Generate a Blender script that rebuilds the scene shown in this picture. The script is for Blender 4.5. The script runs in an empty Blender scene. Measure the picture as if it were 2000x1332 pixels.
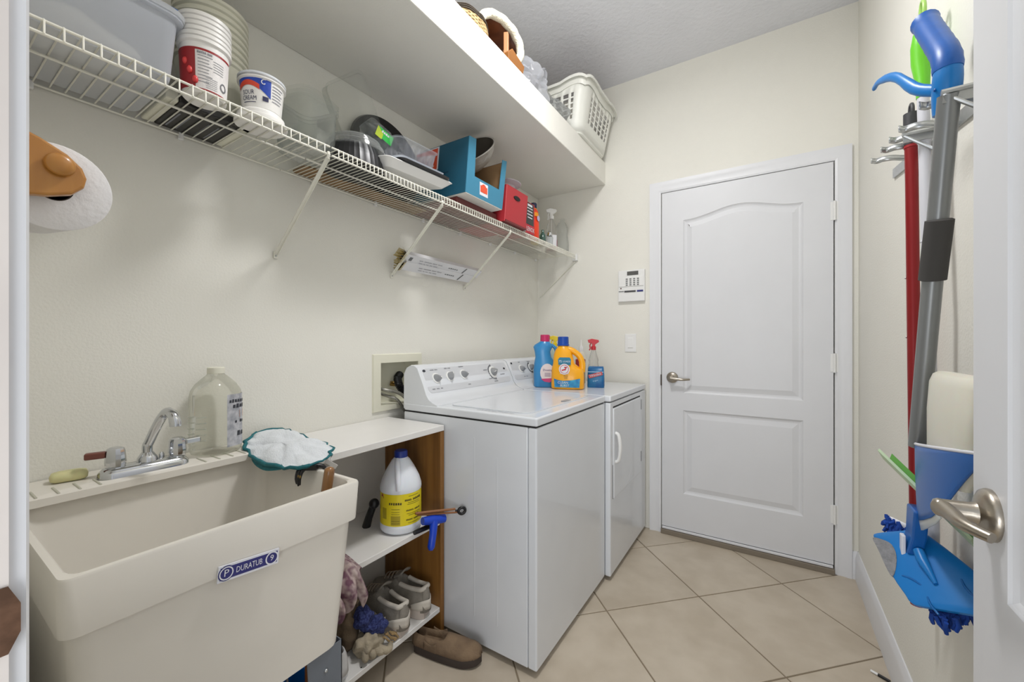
import bpy, bmesh, math, random
from mathutils import Vector, Matrix, noise
random.seed(7)
PI = math.pi
S = bpy.context.scene
COL = S.collection

# ---------------------------------------------------------------- camera
cd = bpy.data.cameras.new('camera')
cd.sensor_width = 36.0
cd.lens = 788.4 / 2000 * 36.0
cd.clip_start = 0.01
cam = bpy.data.objects.new('camera', cd)
cam.location = (0, 0, 1.17)
cam.rotation_euler = (PI / 2, 0, 0.5688)
COL.objects.link(cam)
S.camera = cam

# ---------------------------------------------------------------- world, lamps, exposure
S.view_settings.view_transform = 'Standard'
S.view_settings.look = 'None'
S.view_settings.gamma = 1.0
S.view_settings.use_curve_mapping = False
S.view_settings.exposure = -0.03
S.cycles.transparent_max_bounces = 32
w = bpy.data.worlds.new('world')
S.world = w
w.use_nodes = True
bg = w.node_tree.nodes['Background']
bg.inputs[0].default_value = (0.86, 0.93, 1.0, 1)
bg.inputs[1].default_value = 0.8


def area_lamp(name, loc, rot, size, watts, color, shape='DISK', size_y=None):
    l = bpy.data.lights.new(name, 'AREA')
    l.shape = shape
    l.size = size
    if size_y:
        l.size_y = size_y
    l.energy = watts
    l.color = color
    o = bpy.data.objects.new(name, l)
    o.location = loc
    o.rotation_euler = rot
    COL.objects.link(o)
    return o


# the room's own round ceiling lamp (glass dome: it throws light sideways as well as down), and an added fill lamp behind the doorway, aimed up to brighten ceiling and ledge
area_lamp('ceiling_lamp_light', (-0.46, 1.15, 2.755), (0, 0, 0), 0.30, 17, (0.99, 0.99, 1.0))
pl_ = bpy.data.lights.new('ceiling_lamp_glow', 'POINT')
pl_.energy = 6.5
pl_.shadow_soft_size = 0.10
pl_.color = (0.99, 0.99, 1.0)
po_ = bpy.data.objects.new('ceiling_lamp_glow', pl_)
po_.location = (-0.46, 1.15, 2.655)
COL.objects.link(po_)
area_lamp('doorway_fill', (0.05, -1.0, 0.75), (math.radians(122), 0, math.radians(6)), 1.1, 20, (0.97, 0.98, 1.0), 'RECTANGLE', 1.2)

# ---------------------------------------------------------------- materials
def lin(c):
    c = c / 255.0
    return c / 12.92 if c <= 0.04045 else ((c + 0.055) / 1.055) ** 2.4


def rgb(c):
    return (lin(c[0]), lin(c[1]), lin(c[2]), 1)


MATS = {}


def mat(name, col, rough=0.5, metal=0.0, var=0.04, vscale=6.0, bump=0.0, bscale=60.0, spec=0.5, col2=None, coat=0.0, sub=0.0, trans=0.0, stretch=None, detail=4.0, rnd=0.0):
    if name in MATS:
        return MATS[name]
    m = bpy.data.materials.new(name)
    m.use_nodes = True
    nt = m.node_tree
    b = nt.nodes['Principled BSDF']
    b.inputs['Roughness'].default_value = rough
    b.inputs['Metallic'].default_value = metal
    b.inputs['Specular IOR Level'].default_value = spec
    b.inputs['Coat Weight'].default_value = coat
    b.inputs['Transmission Weight'].default_value = trans
    if sub:
        b.inputs['Subsurface Weight'].default_value = sub
        b.inputs['Subsurface Scale'].default_value = 0.01
    tc = nt.nodes.new('ShaderNodeTexCoord')
    src = tc.outputs['Object']
    if stretch:
        mp = nt.nodes.new('ShaderNodeMapping')
        mp.inputs['Scale'].default_value = stretch
        nt.links.new(src, mp.inputs['Vector'])
        src = mp.outputs['Vector']
    n = nt.nodes.new('ShaderNodeTexNoise')
    n.inputs['Scale'].default_value = vscale
    n.inputs['Detail'].default_value = detail
    nt.links.new(src, n.inputs['Vector'])
    r = nt.nodes.new('ShaderNodeValToRGB')
    c = rgb(col)
    if col2:
        a, bb = c, rgb(col2)
    else:
        a = tuple(min(1, x * (1 + var)) for x in c[:3]) + (1,)
        bb = tuple(x * (1 - var) for x in c[:3]) + (1,)
    r.color_ramp.elements[0].position = 0.35
    r.color_ramp.elements[1].position = 0.65
    r.color_ramp.elements[0].color = a
    r.color_ramp.elements[1].color = bb
    nt.links.new(n.outputs['Fac'], r.inputs['Fac'])
    out = r.outputs['Color']
    if rnd:
        oi = nt.nodes.new('ShaderNodeObjectInfo')
        mr = nt.nodes.new('ShaderNodeMapRange')
        mr.inputs['To Min'].default_value = 1 - rnd
        mr.inputs['To Max'].default_value = 1 + rnd
        nt.links.new(oi.outputs['Random'], mr.inputs['Value'])
        mx = nt.nodes.new('ShaderNodeVectorMath')
        mx.operation = 'SCALE'
        nt.links.new(out, mx.inputs[0])
        nt.links.new(mr.outputs[0], mx.inputs['Scale'])
        out = mx.outputs[0]
    nt.links.new(out, b.inputs['Base Color'])
    if bump:
        n2 = nt.nodes.new('ShaderNodeTexNoise')
        n2.inputs['Scale'].default_value = bscale
        n2.inputs['Detail'].default_value = 3
        nt.links.new(src, n2.inputs['Vector'])
        bp = nt.nodes.new('ShaderNodeBump')
        bp.inputs['Strength'].default_value = bump
        bp.inputs['Distance'].default_value = 0.004
        nt.links.new(n2.outputs['Fac'], bp.inputs['Height'])
        nt.links.new(bp.outputs[0], b.inputs['Normal'])
    MATS[name] = m
    return m


def clear(name, tint=(0.98, 0.985, 0.98), haze=0.10, gloss=0.06, edge=1.35, hcol=(225, 228, 226)):
    """clear thin-walled plastic: see-through, a little haze, glossy at grazing angles"""
    if name in MATS:
        return MATS[name]
    m = bpy.data.materials.new(name)
    m.use_nodes = True
    nt = m.node_tree
    nt.nodes.remove(nt.nodes['Principled BSDF'])
    out = nt.nodes['Material Output']
    tr = nt.nodes.new('ShaderNodeBsdfTransparent')
    tr.inputs[0].default_value = (*tint, 1)
    df = nt.nodes.new('ShaderNodeBsdfDiffuse')
    df.inputs[0].default_value = rgb(hcol)
    tl = nt.nodes.new('ShaderNodeBsdfTranslucent')
    tl.inputs[0].default_value = rgb(hcol)
    a = nt.nodes.new('ShaderNodeMixShader')
    a.inputs[0].default_value = 0.5
    nt.links.new(df.outputs[0], a.inputs[1])
    nt.links.new(tl.outputs[0], a.inputs[2])
    lw = nt.nodes.new('ShaderNodeLayerWeight')
    lw.inputs['Blend'].default_value = 0.25
    mul = nt.nodes.new('ShaderNodeMath')
    mul.operation = 'MULTIPLY_ADD'
    mul.inputs[1].default_value = 0.35
    mul.inputs[2].default_value = haze
    mul.use_clamp = True
    nt.links.new(lw.outputs['Facing'], mul.inputs[0])
    b = nt.nodes.new('ShaderNodeMixShader')
    nt.links.new(mul.outputs[0], b.inputs[0])
    nt.links.new(tr.outputs[0], b.inputs[1])
    nt.links.new(a.outputs[0], b.inputs[2])
    gl = nt.nodes.new('ShaderNodeBsdfGlossy')
    gl.inputs['Roughness'].default_value = gloss
    fr = nt.nodes.new('ShaderNodeFresnel')
    fr.inputs[0].default_value = edge
    n = nt.nodes.new('ShaderNodeTexNoise')
    n.inputs['Scale'].default_value = 14
    tc = nt.nodes.new('ShaderNodeTexCoord')
    nt.links.new(tc.outputs['Object'], n.inputs['Vector'])
    bp = nt.nodes.new('ShaderNodeBump')
    bp.inputs['Strength'].default_value = 0.25
    bp.inputs['Distance'].default_value = 0.01
    nt.links.new(n.outputs['Fac'], bp.inputs['Height'])
    nt.links.new(bp.outputs[0], gl.inputs['Normal'])
    c = nt.nodes.new('ShaderNodeMixShader')
    half = nt.nodes.new('ShaderNodeMath')
    half.operation = 'MULTIPLY'
    half.inputs[1].default_value = 0.45
    nt.links.new(fr.outputs[0], half.inputs[0])
    nt.links.new(half.outputs[0], c.inputs[0])
    nt.links.new(b.outputs[0], c.inputs[1])
    nt.links.new(gl.outputs[0], c.inputs[2])
    nt.links.new(c.outputs[0], out.inputs[0])
    MATS[name] = m
    return m


def emis(name, col, strength):
    m = bpy.data.materials.new(name)
    m.use_nodes = True
    b = m.node_tree.nodes['Principled BSDF']
    b.inputs['Base Color'].default_value = rgb(col)
    b.inputs['Emission Color'].default_value = rgb(col)
    b.inputs['Emission Strength'].default_value = strength
    return m


# ---------------------------------------------------------------- mesh building
OFF = {}


def V(*a):
    return Vector(a)


class MB:
    def __init__(s):
        s.v, s.f = [], []

    def add(s, vs, fs):
        o = len(s.v)
        s.v += [tuple(p) for p in vs]
        s.f += [tuple(i + o for i in f) for f in fs]
        return s

    def box(s, x0, x1, y0, y1, z0, z1):
        vs = [(x, y, z) for z in (z0, z1) for y in (y0, y1) for x in (x0, x1)]
        return s.add(vs, [(0, 2, 3, 1), (4, 5, 7, 6), (0, 1, 5, 4), (2, 6, 7, 3), (0, 4, 6, 2), (1, 3, 7, 5)])

    def obox(s, c, a, b, d):
        """oriented box: centre and three half-extent vectors"""
        c, a, b, d = map(Vector, (c, a, b, d))
        vs = [c + a * i + b * j + d * k for k in (-1, 1) for j in (-1, 1) for i in (-1, 1)]
        return s.add(vs, [(0, 2, 3, 1), (4, 5, 7, 6), (0, 1, 5, 4), (2, 6, 7, 3), (0, 4, 6, 2), (1, 3, 7, 5)])

    def tube(s, path, r, n=8, caps=True, flat=1.0, side=None):
        P = [Vector(p) for p in path]
        R = r if isinstance(r, (list, tuple)) else [r] * len(P)
        t = (P[1] - P[0]).normalized()
        up = Vector(side) if side else (V(0, 0, 1) if abs(t.z) < 0.9 else V(1, 0, 0))
        rings = []
        for i, p in enumerate(P):
            t = (P[min(i + 1, len(P) - 1)] - P[max(i - 1, 0)]).normalized()
            a = (up - t * up.dot(t))
            a = a.normalized() if a.length > 1e-6 else t.orthogonal().normalized()
            b = t.cross(a)
            up = a
            rings.append([p + (a * math.cos(2 * PI * k / n) + b * math.sin(2 * PI * k / n) * flat) * R[i] for k in range(n)])
        return s.loft(rings, caps)

    def cyl(s, p0, p1, r0, r1=None, n=16, caps=True):
        return s.tube([p0, p1], [r0, r0 if r1 is None else r1], n, caps)

    def loft(s, rings, caps=True, closed=True):
        n = len(rings[0])
        vs, fs = [], []
        for r in rings:
            vs += r
        for i in range(len(rings) - 1):
            for k in range(n if closed else n - 1):
                a, b = i * n + k, i * n + (k + 1) % n
                fs.append((a, b, b + n, a + n))
        if caps:
            fs.append(tuple(range(n))[::-1])
            fs.append(tuple(range((len(rings) - 1) * n, len(rings) * n)))
        return s.add(vs, fs)

    def lathe(s, prof, c=(0, 0, 0), n=28, M=None, caps=True, sq=None, ax=1.0, ay=1.0):
        """prof: (radius, height) list; sq: superellipse power for squarish sections"""
        rings = []
        for r, h in prof:
            ring = []
            for k in range(n):
                a = 2 * PI * k / n
                ca, sa = math.cos(a), math.sin(a)
                if sq:
                    d = (abs(ca) ** sq + abs(sa) ** sq) ** (1 / sq)
                    ca, sa = ca / d, sa / d
                p = V(r * ca * ax, r * sa * ay, h)
                if M is not None:
                    p = M @ p
                ring.append(p + Vector(c))
            rings.append(ring)
        return s.loft(rings, caps)

    def prism(s, poly, f0, f1):
        """poly of 2-tuples; f0,f1 map (a,b)->3D for the two ends"""
        return s.loft([[f0(a, b) for a, b in poly], [f1(a, b) for a, b in poly]])

    def grid(s, fn, nu, nv, cu=False):
        vs = [fn(i / (nu if cu else nu - 1), j / (nv - 1)) for j in range(nv) for i in range(nu)]
        fs = []
        for j in range(nv - 1):
            for i in range(nu if cu else nu - 1):
                a, b = j * nu + i, j * nu + (i + 1) % nu
                fs.append((a, b, b + nu, a + nu))
        return s.add(vs, fs)

    def sphere(s, c, rx, ry=None, rz=None, n=16, m=10, M=None):
        ry = rx if ry is None else ry
        rz = rx if rz is None else rz
        c = Vector(c)
        rings = []
        for j in range(1, m):
            th = PI * j / m
            ring = []
            for k in range(n):
                a = 2 * PI * k / n
                p = V(rx * math.sin(th) * math.cos(a), ry * math.sin(th) * math.sin(a), rz * math.cos(th))
                if M is not None:
                    p = M @ p
                ring.append(c + p)
            rings.append(ring)
        return s.loft(rings)

    def build(s, name, material, parent=None, bevel=0, seg=2, smooth=None, sub=0, solid=0, off=None, **props):
        me = bpy.data.meshes.new(name)
        if parent is not None:
            off = OFF.get(parent.name, V(0, 0, 0)) if off is None else Vector(off)
        elif off is None:
            xs = [p[0] for p in s.v]
            ys = [p[1] for p in s.v]
            zs = [p[2] for p in s.v]
            off = V((min(xs) + max(xs)) / 2, (min(ys) + max(ys)) / 2, min(zs))
        else:
            off = Vector(off)
        me.from_pydata([tuple(Vector(p) - off) for p in s.v], [], s.f)
        bm = bmesh.new()
        bm.from_mesh(me)
        bmesh.ops.recalc_face_normals(bm, faces=bm.faces)
        if bevel:
            es = [e for e in bm.edges if len(e.link_faces) == 2 and e.calc_face_angle(0) > 0.6]
            bmesh.ops.bevel(bm, geom=es, offset=bevel, segments=seg, affect='EDGES', profile=0.5, clamp_overlap=True)
        bm.to_mesh(me)
        bm.free()
        if smooth is not None:
            me.polygons.foreach_set('use_smooth', [True] * len(me.polygons))
            me.set_sharp_from_angle(angle=math.radians(smooth))
        me.materials.append(material)
        o = bpy.data.objects.new(name, me)
        COL.objects.link(o)
        if solid:
            md = o.modifiers.new('solid', 'SOLIDIFY')
            md.thickness = solid
            md.offset = 0
        if sub:
            md = o.modifiers.new('sub', 'SUBSURF')
            md.levels = md.render_levels = sub
        if parent is not None:
            o.parent = parent
        else:
            o.location = off
        OFF[o.name] = off
        for k, v in props.items():
            o[k] = v
        return o


def T(name, label, cat, loc, group=None, rot=None):
    """a thing: an Empty at its base. Parts are given in world coordinates unless rot is given (then local)."""
    o = bpy.data.objects.new(name, None)
    o.empty_display_size = 0.05
    COL.objects.link(o)
    o.location = loc
    o['label'] = label
    o['category'] = cat
    if group:
        o['group'] = group
    if rot is not None:
        o.rotation_euler = rot
        OFF[o.name] = V(0, 0, 0)
    else:
        OFF[o.name] = Vector(loc)
    return o


def tag(o, label=None, cat=None, group=None, kind=None):
    for k, v in (('label', label), ('category', cat), ('group', group), ('kind', kind)):
        if v:
            o[k] = v
    return o


def dup(root, loc, label=None, rotz=None, scale=None):
    def cp(o, par):
        c = o.copy()
        COL.objects.link(c)
        c.parent = par
        for ch in list(o.children):
            cp(ch, c)
        return c
    r = cp(root, None)
    r.location = loc
    if label:
        r['label'] = label
    if rotz is not None:
        r.rotation_euler[2] = rotz
    if scale:
        r.scale = scale
    return r


def rr(x0, x1, y0, y1, z, r, k=4):
    """rounded rectangle ring at height z"""
    pts = []
    for cx, cy, a0 in ((x1 - r, y1 - r, 0), (x0 + r, y1 - r, 90), (x0 + r, y0 + r, 180), (x1 - r, y0 + r, 270)):
        for i in range(k + 1):
            a = math.radians(a0 + 90 * i / k)
            pts.append(V(cx + r * math.cos(a), cy + r * math.sin(a), z))
    return pts


_TXT = {}


def text_mesh(s, bold=False):
    """outlines of a word as (verts2d, faces), unit height"""
    if s in _TXT:
        return _TXT[s]
    if s.startswith('~'):            # print too small to read in the photograph: broken strokes, no words
        r_ = random.Random(len(s) * 7)
        vs, fs, x = [], [], 0.0
        for ch in s[1:]:
            if ch != ' ':
                h0, h1 = -.26 + .05 * r_.random(), .16 + .12 * r_.random()
                o_ = len(vs)
                vs += [(x, h0), (x + .30 + .1 * r_.random(), h0), (x + .34, h1), (x + .03, h1)]
                fs.append((o_, o_ + 1, o_ + 2, o_ + 3))
            x += .46
        vs = [(a - x / 2, b) for a, b in vs]
        _TXT[s] = (vs, fs)
        return vs, fs
    cu = bpy.data.curves.new('t', 'FONT')
    cu.body = s
    cu.align_x = 'CENTER'
    cu.align_y = 'CENTER'
    cu.resolution_u = 2
    if bold:
        cu.offset = 0.015
    ob = bpy.data.objects.new('t', cu)
    COL.objects.link(ob)
    dg = bpy.context.evaluated_depsgraph_get()
    me = bpy.data.meshes.new_from_object(ob.evaluated_get(dg))
    vs = [tuple(v.co) for v in me.vertices]
    fs = [tuple(p.vertices) for p in me.polygons]
    bpy.data.objects.remove(ob)
    bpy.data.meshes.remove(me)
    _TXT[s] = (vs, fs)
    return vs, fs


def put_text(mb, s, o, ux, uy, h, width=None, lift=0.0006, fn=None):
    """flat lettering; fn maps (a,b) metres from the centre to 3D for curved faces"""
    vs, fs = text_mesh(s)
    if not vs:
        return mb
    w0 = max(p[0] for p in vs) - min(p[0] for p in vs)
    h0 = max(p[1] for p in vs) - min(p[1] for p in vs)
    sc = h / max(h0, 1e-6)
    sx = width / w0 if width else sc
    if fn:
        return mb.add([fn(p[0] * sx, p[1] * sc) for p in vs], fs)
    o, ux, uy = Vector(o), Vector(ux).normalized(), Vector(uy).normalized()
    n = ux.cross(uy).normalized()
    return mb.add([o + ux * p[0] * sx + uy * p[1] * sc + n * lift for p in vs], fs)


def quad_on(mb, o, ux, uy, w, h, lift=0.0004):
    o, ux, uy = Vector(o), Vector(ux).normalized(), Vector(uy).normalized()
    n = ux.cross(uy).normalized()
    return mb.add([o + ux * w * i / 2 + uy * h * j / 2 + n * lift for i, j in ((-1, -1), (1, -1), (1, 1), (-1, 1))], [(0, 1, 2, 3)])


def disc_on(mb, o, ux, uy, r, r2=0.0, lift=0.0005, n=20, sx=1.0):
    o, ux, uy = Vector(o), Vector(ux).normalized(), Vector(uy).normalized()
    nn = ux.cross(uy).normalized()
    ring = lambda q: [o + ux * q * sx * math.cos(2 * PI * k / n) + uy * q * math.sin(2 * PI * k / n) + nn * lift for k in range(n)]
    if r2:
        return mb.loft([ring(r), ring(r2)], caps=False)
    return mb.add(ring(r), [tuple(range(n))])


# ---------------------------------------------------------------- the palette
WALL = mat('wall_paint_cream', (233, 231, 222), 0.85, var=0.015, vscale=2, bump=0.25, bscale=160)
CEIL = mat('ceiling_paint', (226, 227, 232), 0.9, var=0.02, vscale=3, bump=0.9, bscale=45)
LEDGE = mat('ledge_paint', (234, 232, 224), 0.8, var=0.015, vscale=2, bump=0.25, bscale=140)
TRIM = mat('trim_gloss_white', (226, 227, 230), 0.38, var=0.01)
DOORW = mat('door_white', (219, 220, 223), 0.42, var=0.01)
TILE = mat('floor_tile_beige', (200, 188, 170), 0.42, col2=(186, 173, 154), vscale=7, bump=0.15, bscale=25, detail=8, rnd=0.03)
GROUT = mat('grout', (140, 126, 106), 0.9, bump=0.3, bscale=200)
WHITE = mat('appliance_white', (222, 225, 229), 0.22, var=0.01, coat=0.3)
WHITEP = mat('white_plastic', (236, 236, 234), 0.4, var=0.015)
CREAMP = mat('cream_plastic', (228, 226, 208), 0.45, var=0.02)
BLACKP = mat('black_plastic', (22, 22, 24), 0.35)
DARKG = mat('dark_gap', (30, 29, 28), 0.8)
CHROME = mat('chrome', (205, 207, 210), 0.12, metal=1.0, var=0.02)
NICKEL = mat('brushed_nickel', (176, 168, 156), 0.32, metal=1.0, bump=0.05, bscale=300)
ZINC = mat('zinc_steel', (190, 192, 192), 0.35, metal=0.9, var=0.06, vscale=40)
WIRE = mat('wire_white', (232, 230, 218), 0.4, var=0.02)
# ================================================================ the setting
LX, RX, BY, FY, CZ = -1.43, 0.366, 2.588, 0.0587, 2.84
def st(name, mb, m, parent=None, **k):
    o = mb.build(name, m, parent, **k)
    if parent is None:
        o['kind'] = 'structure'
    return o

fl = st('floor', MB().box(LX - .1, RX + .1, -.5, BY + .1, -.08, -.003), GROUT, off=(0, 0, -.08))


def clip(poly, f):
    out = []
    for i in range(len(poly)):
        a, b = poly[i], poly[(i + 1) % len(poly)]
        fa, fb = f(a), f(b)
        if fa >= 0:
            out.append(a)
        if fa * fb < 0:
            t = fa / (fa - fb)
            out.append((a[0] + (b[0] - a[0]) * t, a[1] + (b[1] - a[1]) * t))
    return out


q = .456
for iu in range(-5, 9):
    for iv in range(-3, 12):
        u0, v0 = 1.10 / 2 ** .5 + (iu - 3) * q, 1.65 / 2 ** .5 + (iv - 4) * q
        g = .003
        uv = [(u0 + g, v0 + g), (u0 + q - g, v0 + g), (u0 + q - g, v0 + q - g), (u0 + g, v0 + q - g)]
        P = [((u - v) / 2 ** .5, (u + v) / 2 ** .5) for u, v in uv]
        for f in (lambda p: p[0] - LX - .002, lambda p: RX - .002 - p[0], lambda p: p[1] + .4, lambda p: BY - .002 - p[1]):
            if P:
                P = clip(P, f)
        if len(P) < 3:
            continue
        ar = abs(sum(P[i][0] * P[(i + 1) % len(P)][1] - P[(i + 1) % len(P)][0] * P[i][1] for i in range(len(P)))) / 2
        if ar < .0006:
            continue
        cx, cy = sum(p[0] for p in P) / len(P), sum(p[1] for p in P) / len(P)
        sh = lambda p, d: (p[0] + (cx - p[0]) * d, p[1] + (cy - p[1]) * d)
        m = MB().loft([[V(*p, -.006) for p in P], [V(*p, -.0012) for p in P], [V(*sh(p, .006), 0) for p in P]])
        m.build('tile', TILE, fl)

st('ceiling', MB().box(LX - .1, RX + .1, -.06, BY + .1, CZ, CZ + .08), CEIL)
# left wall with the laundry valve recess cut into it
RY0, RY1, RZ0, RZ1 = 1.166, 1.392, .883, 1.077
wl = MB()
for y0, y1, z0, z1 in ((-.06, RY0, 0, CZ), (RY1, BY + .1, 0, CZ), (RY0, RY1, 0, RZ0), (RY0, RY1, RZ1, CZ)):
    wl.box(LX - .1, LX, y0, y1, z0, z1)
st('wall_left', wl, WALL)
st('wall_right', MB().box(RX, RX + .1, -.06, BY + .1, 0, CZ), WALL)
DX0, DX1, DZ0, DZ1 = -.558, .2685, .045, 2.071      # far door slab
wb = MB()
wb.box(LX, DX0 - .005, BY, BY + .1, 0, CZ).box(DX1 + .005, RX, BY, BY + .1, 0, CZ)
wb.box(DX0 - .005, DX1 + .005, BY, BY + .1, DZ1 + .005, CZ)
wb.box(DX0 - .005, DX1 + .005, BY + .06, BY + .1, 0, DZ1 + .005)
st('wall_back', wb, WALL)
JL, JR = -.545, .285
wf = MB()
wf.box(LX, JL - .02, FY - .12, FY, 0, CZ).box(JR + .02, RX, FY - .12, FY, 0, CZ).box(JL - .02, JR + .02, FY - .12, FY, 2.08, CZ)
st('wall_front', wf, WALL)

# built-in plaster ledge high on the left wall
tag(st('trim_1', MB().box(LX, -.92, FY, BY, 2.205, 2.352), LEDGE, bevel=.004), 'deep plastered storage ledge running along the left wall under the ceiling')

# casing of the far door
def casing(mb, x0, x1, z1, y, w, inn):
    """three-sided stepped casing round an opening"""
    prof = [(0, .0), (0, .010), (.010, .013), (.020, .011), (.038, .013), (.050, .017), (w, .017), (w, 0)]
    pts = [(x0, 0, -1, 0), (x0, z1, -1, 1), (x1, z1, 1, 1), (x1, 0, 1, 0)]
    rings = []
    for px_, pz_, dx, dz in pts:
        rings.append([V(px_ + dx * a, y - inn * b, pz_ + dz * a) for a, b in prof])
    return mb.loft(rings)

tag(st('trim_2', casing(MB(), DX0 - .006, DX1 + .006, DZ1 + .005, BY, .066, 1), TRIM, smooth=20), 'white moulded casing round the far door')
tag(st('trim_3', MB().box(DX0 - .004, DX1 + .004, BY - .028, BY + .06, 0, .028), mat('threshold', (128, 118, 104), .6), bevel=.003), 'dull metal threshold under the far door')

BBp = lambda y: None
def baseboard(name, a, b, nrm, lab, h=.135):
    a, b, nrm = Vector(a), Vector(b), Vector(nrm)
    prof = [(0, 0), (.014, 0), (.014, h - .03), (.011, h - .018), (.006, h - .004), (.004, h), (0, h)]
    m = MB().loft([[p + nrm * d + V(0, 0, z) for d, z in prof] for p in (a, b)])
    return tag(st(name, m, TRIM, smooth=25), lab)

baseboard('baseboard_right', (RX, .95, 0), (RX, BY, 0), (-1, 0, 0), 'white baseboard along the right wall under the mops')
baseboard('baseboard_back', (DX1 + .073, BY, 0), (RX, BY, 0), (0, -1, 0), 'short stub of white baseboard right of the far door')
baseboard('baseboard_left', (LX, FY, 0), (LX, BY, 0), (1, 0, 0), 'white baseboard behind the sink and the machines')

# ---------------------------------------------------------------- panelled doors
def inset(poly, d):
    n = len(poly)
    out = []
    for i in range(n):
        p0, p1, p2 = (Vector(poly[(i + k) % n]) for k in (-1, 0, 1))
        e1, e2 = (p1 - p0).normalized(), (p2 - p1).normalized()
        n1, n2 = Vector((-e1.y, e1.x)), Vector((-e2.y, e2.x))
        b = (n1 + n2)
        k = max(b.length_squared / 2, .3)
        out.append(tuple(p1 + b * (d / k)))
    return out


def arch(x0, x1, z0, z1, h, n=18):
    """panel outline, counter-clockwise, with a wave-shaped top"""
    P = [(x0, z0), (x1, z0), (x1, z1)]
    for i in range(1, n):
        t = 1 - i / n
        P.append((x0 + (x1 - x0) * t, z1 + h * (0.5 - 0.5 * math.cos(2 * PI * t)) ** 1.15))
    P.append((x0, z1))
    return P


def panel_door(root, org, ux, nrm, W, H, th, panels):
    org, ux, nrm = Vector(org), Vector(ux), Vector(nrm)
    at = lambda s, t, d: org + ux * s + V(0, 0, t) + nrm * d
    bm = bmesh.new()
    def loop(P):
        vs = [bm.verts.new(at(a, b, 0)) for a, b in P]
        return [bm.edges.new((vs[i], vs[(i + 1) % len(vs)])) for i in range(len(vs))]
    es = loop([(0, 0), (W, 0), (W, H), (0, H)])
    for P in panels:
        es += loop(P)
    bmesh.ops.triangle_fill(bm, edges=es, use_beauty=True, normal=nrm)
    bm.verts.index_update()
    m = MB()
    m.add([v.co.copy() for v in bm.verts], [tuple(v.index for v in f.verts) for f in bm.faces])
    bm.free()
    c = [at(0, 0, 0), at(W, 0, 0), at(W, H, 0), at(0, H, 0)]
    d = [p - nrm * th for p in c]
    m.loft([c, d], caps=False)
    m.add(d, [(0, 1, 2, 3)])
    slab = m.build('door_slab', DOORW, root)
    bmm = bmesh.new(); bmm.from_mesh(slab.data); bmesh.ops.remove_doubles(bmm, verts=bmm.verts, dist=1e-5)
    bmesh.ops.recalc_face_normals(bmm, faces=bmm.faces); bmm.to_mesh(slab.data); bmm.free()
    prof = [(0, 0), (.003, -.0035), (.010, -.0075), (.019, -.009), (.024, -.008), (.044, -.002), (.047, -.0015)]
    for P in panels:
        rings = [[at(a, b, dz) for a, b in inset(P, dd)] for dd, dz in prof]
        MB().loft(rings, caps=False).add(rings[-1], [tuple(range(len(P)))]).build('door_panel', DOORW, root, smooth=12)


d1 = T('door_1', 'far white two-panel door with an arched upper panel, closed in the back wall', 'door', ((DX0 + DX1) / 2, BY - .011, .045))
d1['kind'] = 'structure'
W1 = DX1 - DX0
panel_door(d1, (DX0, BY - .011, DZ0), (1, 0, 0), (0, -1, 0), W1, DZ1 - DZ0, .035,
           [arch(.122, .703, .815, 1.845, .048), [(.122, .214), (.703, .214), (.703, .712), (.122, .712)]])
MB().box(DX0 + .002, DX1 - .002, BY - .020, BY - .011, .030, .043).build('door_sweep', TRIM, d1, bevel=.002)
for z in (.30, 1.06, 1.823):
    h = MB().cyl((DX1 + .004, BY - .018, z - .048), (DX1 + .004, BY - .018, z + .048), .006, n=12)
    h.box(DX1 - .012, DX1 + .018, BY - .0135, BY - .011, z - .045, z + .045)
    for k in (-.03, -.01, .01, .03):
        h.cyl((DX1 + .004, BY - .018, z + k - .001), (DX1 + .004, BY - .018, z + k + .001), .0066, n=12)
    h.build('hinge', WHITEP, d1, smooth=35)


def lever(root, c, out, along, up_bow=0.0, L=.105, sc=1.0):
    """rose, neck and curved lever handle"""
    c, out, along = Vector(c), Vector(out), Vector(along)
    m = MB()
    n = 28
    t1 = along
    t2 = out.cross(along)
    def ring(r, d, o=c):
        return [o + out * d + (t1 * math.cos(2 * PI * k / n) + t2 * math.sin(2 * PI * k / n)) * r for k in range(n)]
    m.loft([ring(.033 * sc, 0), ring(.0335 * sc, .004), ring(.031 * sc, .009), ring(.024 * sc, .013), ring(.0145 * sc, .016), ring(.0125 * sc, .022), ring(.0115 * sc, .05), ring(.0118 * sc, .054), ring(.010 * sc, .058), ring(.004 * sc, .061)])
    rose = m.build('door_handle', NICKEL, root, smooth=40)
    path, rad = [], []
    for i in range(13):
        t = i / 12
        path.append(c + out * (.050 - .004 * math.sin(PI * t) - .022 * max(0, t - .6) ** 1.5 * 4) + along * (L * t) + V(0, 0, up_bow * math.sin(PI * t * .9) - .004 * t))
        rad.append((.0118 - .0055 * t ** .7) * sc)
    MB().tube(path, rad, 14).build('lever', NICKEL, rose, smooth=50)
    return rose


lever(d1, (-.497, BY - .0115, .95), (0, -1, 0), (1, 0, 0), -.004, L=.10)
MB().box(DX0 - .006, DX0 - .001, BY - .02, BY - .008, .90, .965).build('latch_plate', mat('bronze_dark', (70, 58, 46), .4, metal=.8), d1)

d2 = T('door_2', 'open white two-panel entry door standing at the right edge, seen at a slant', 'door', (.28, .5, .01))
d2['kind'] = 'structure'
panel_door(d2, (.262, .115, .01), (0, 1, 0), (-1, 0, 0), .785, 2.03, .035,
           [[(.680 - (p[0] - .108), p[1]) for p in arch(.108, .680, .815, 1.83, .05)][::-1], [(.108, .214), (.680, .214), (.680, .70), (.108, .70)]])
lever(d2, (.262, .838, .926), (-1, 0, 0), (0, -1, 0), .002, L=.088, sc=1.08)

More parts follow.
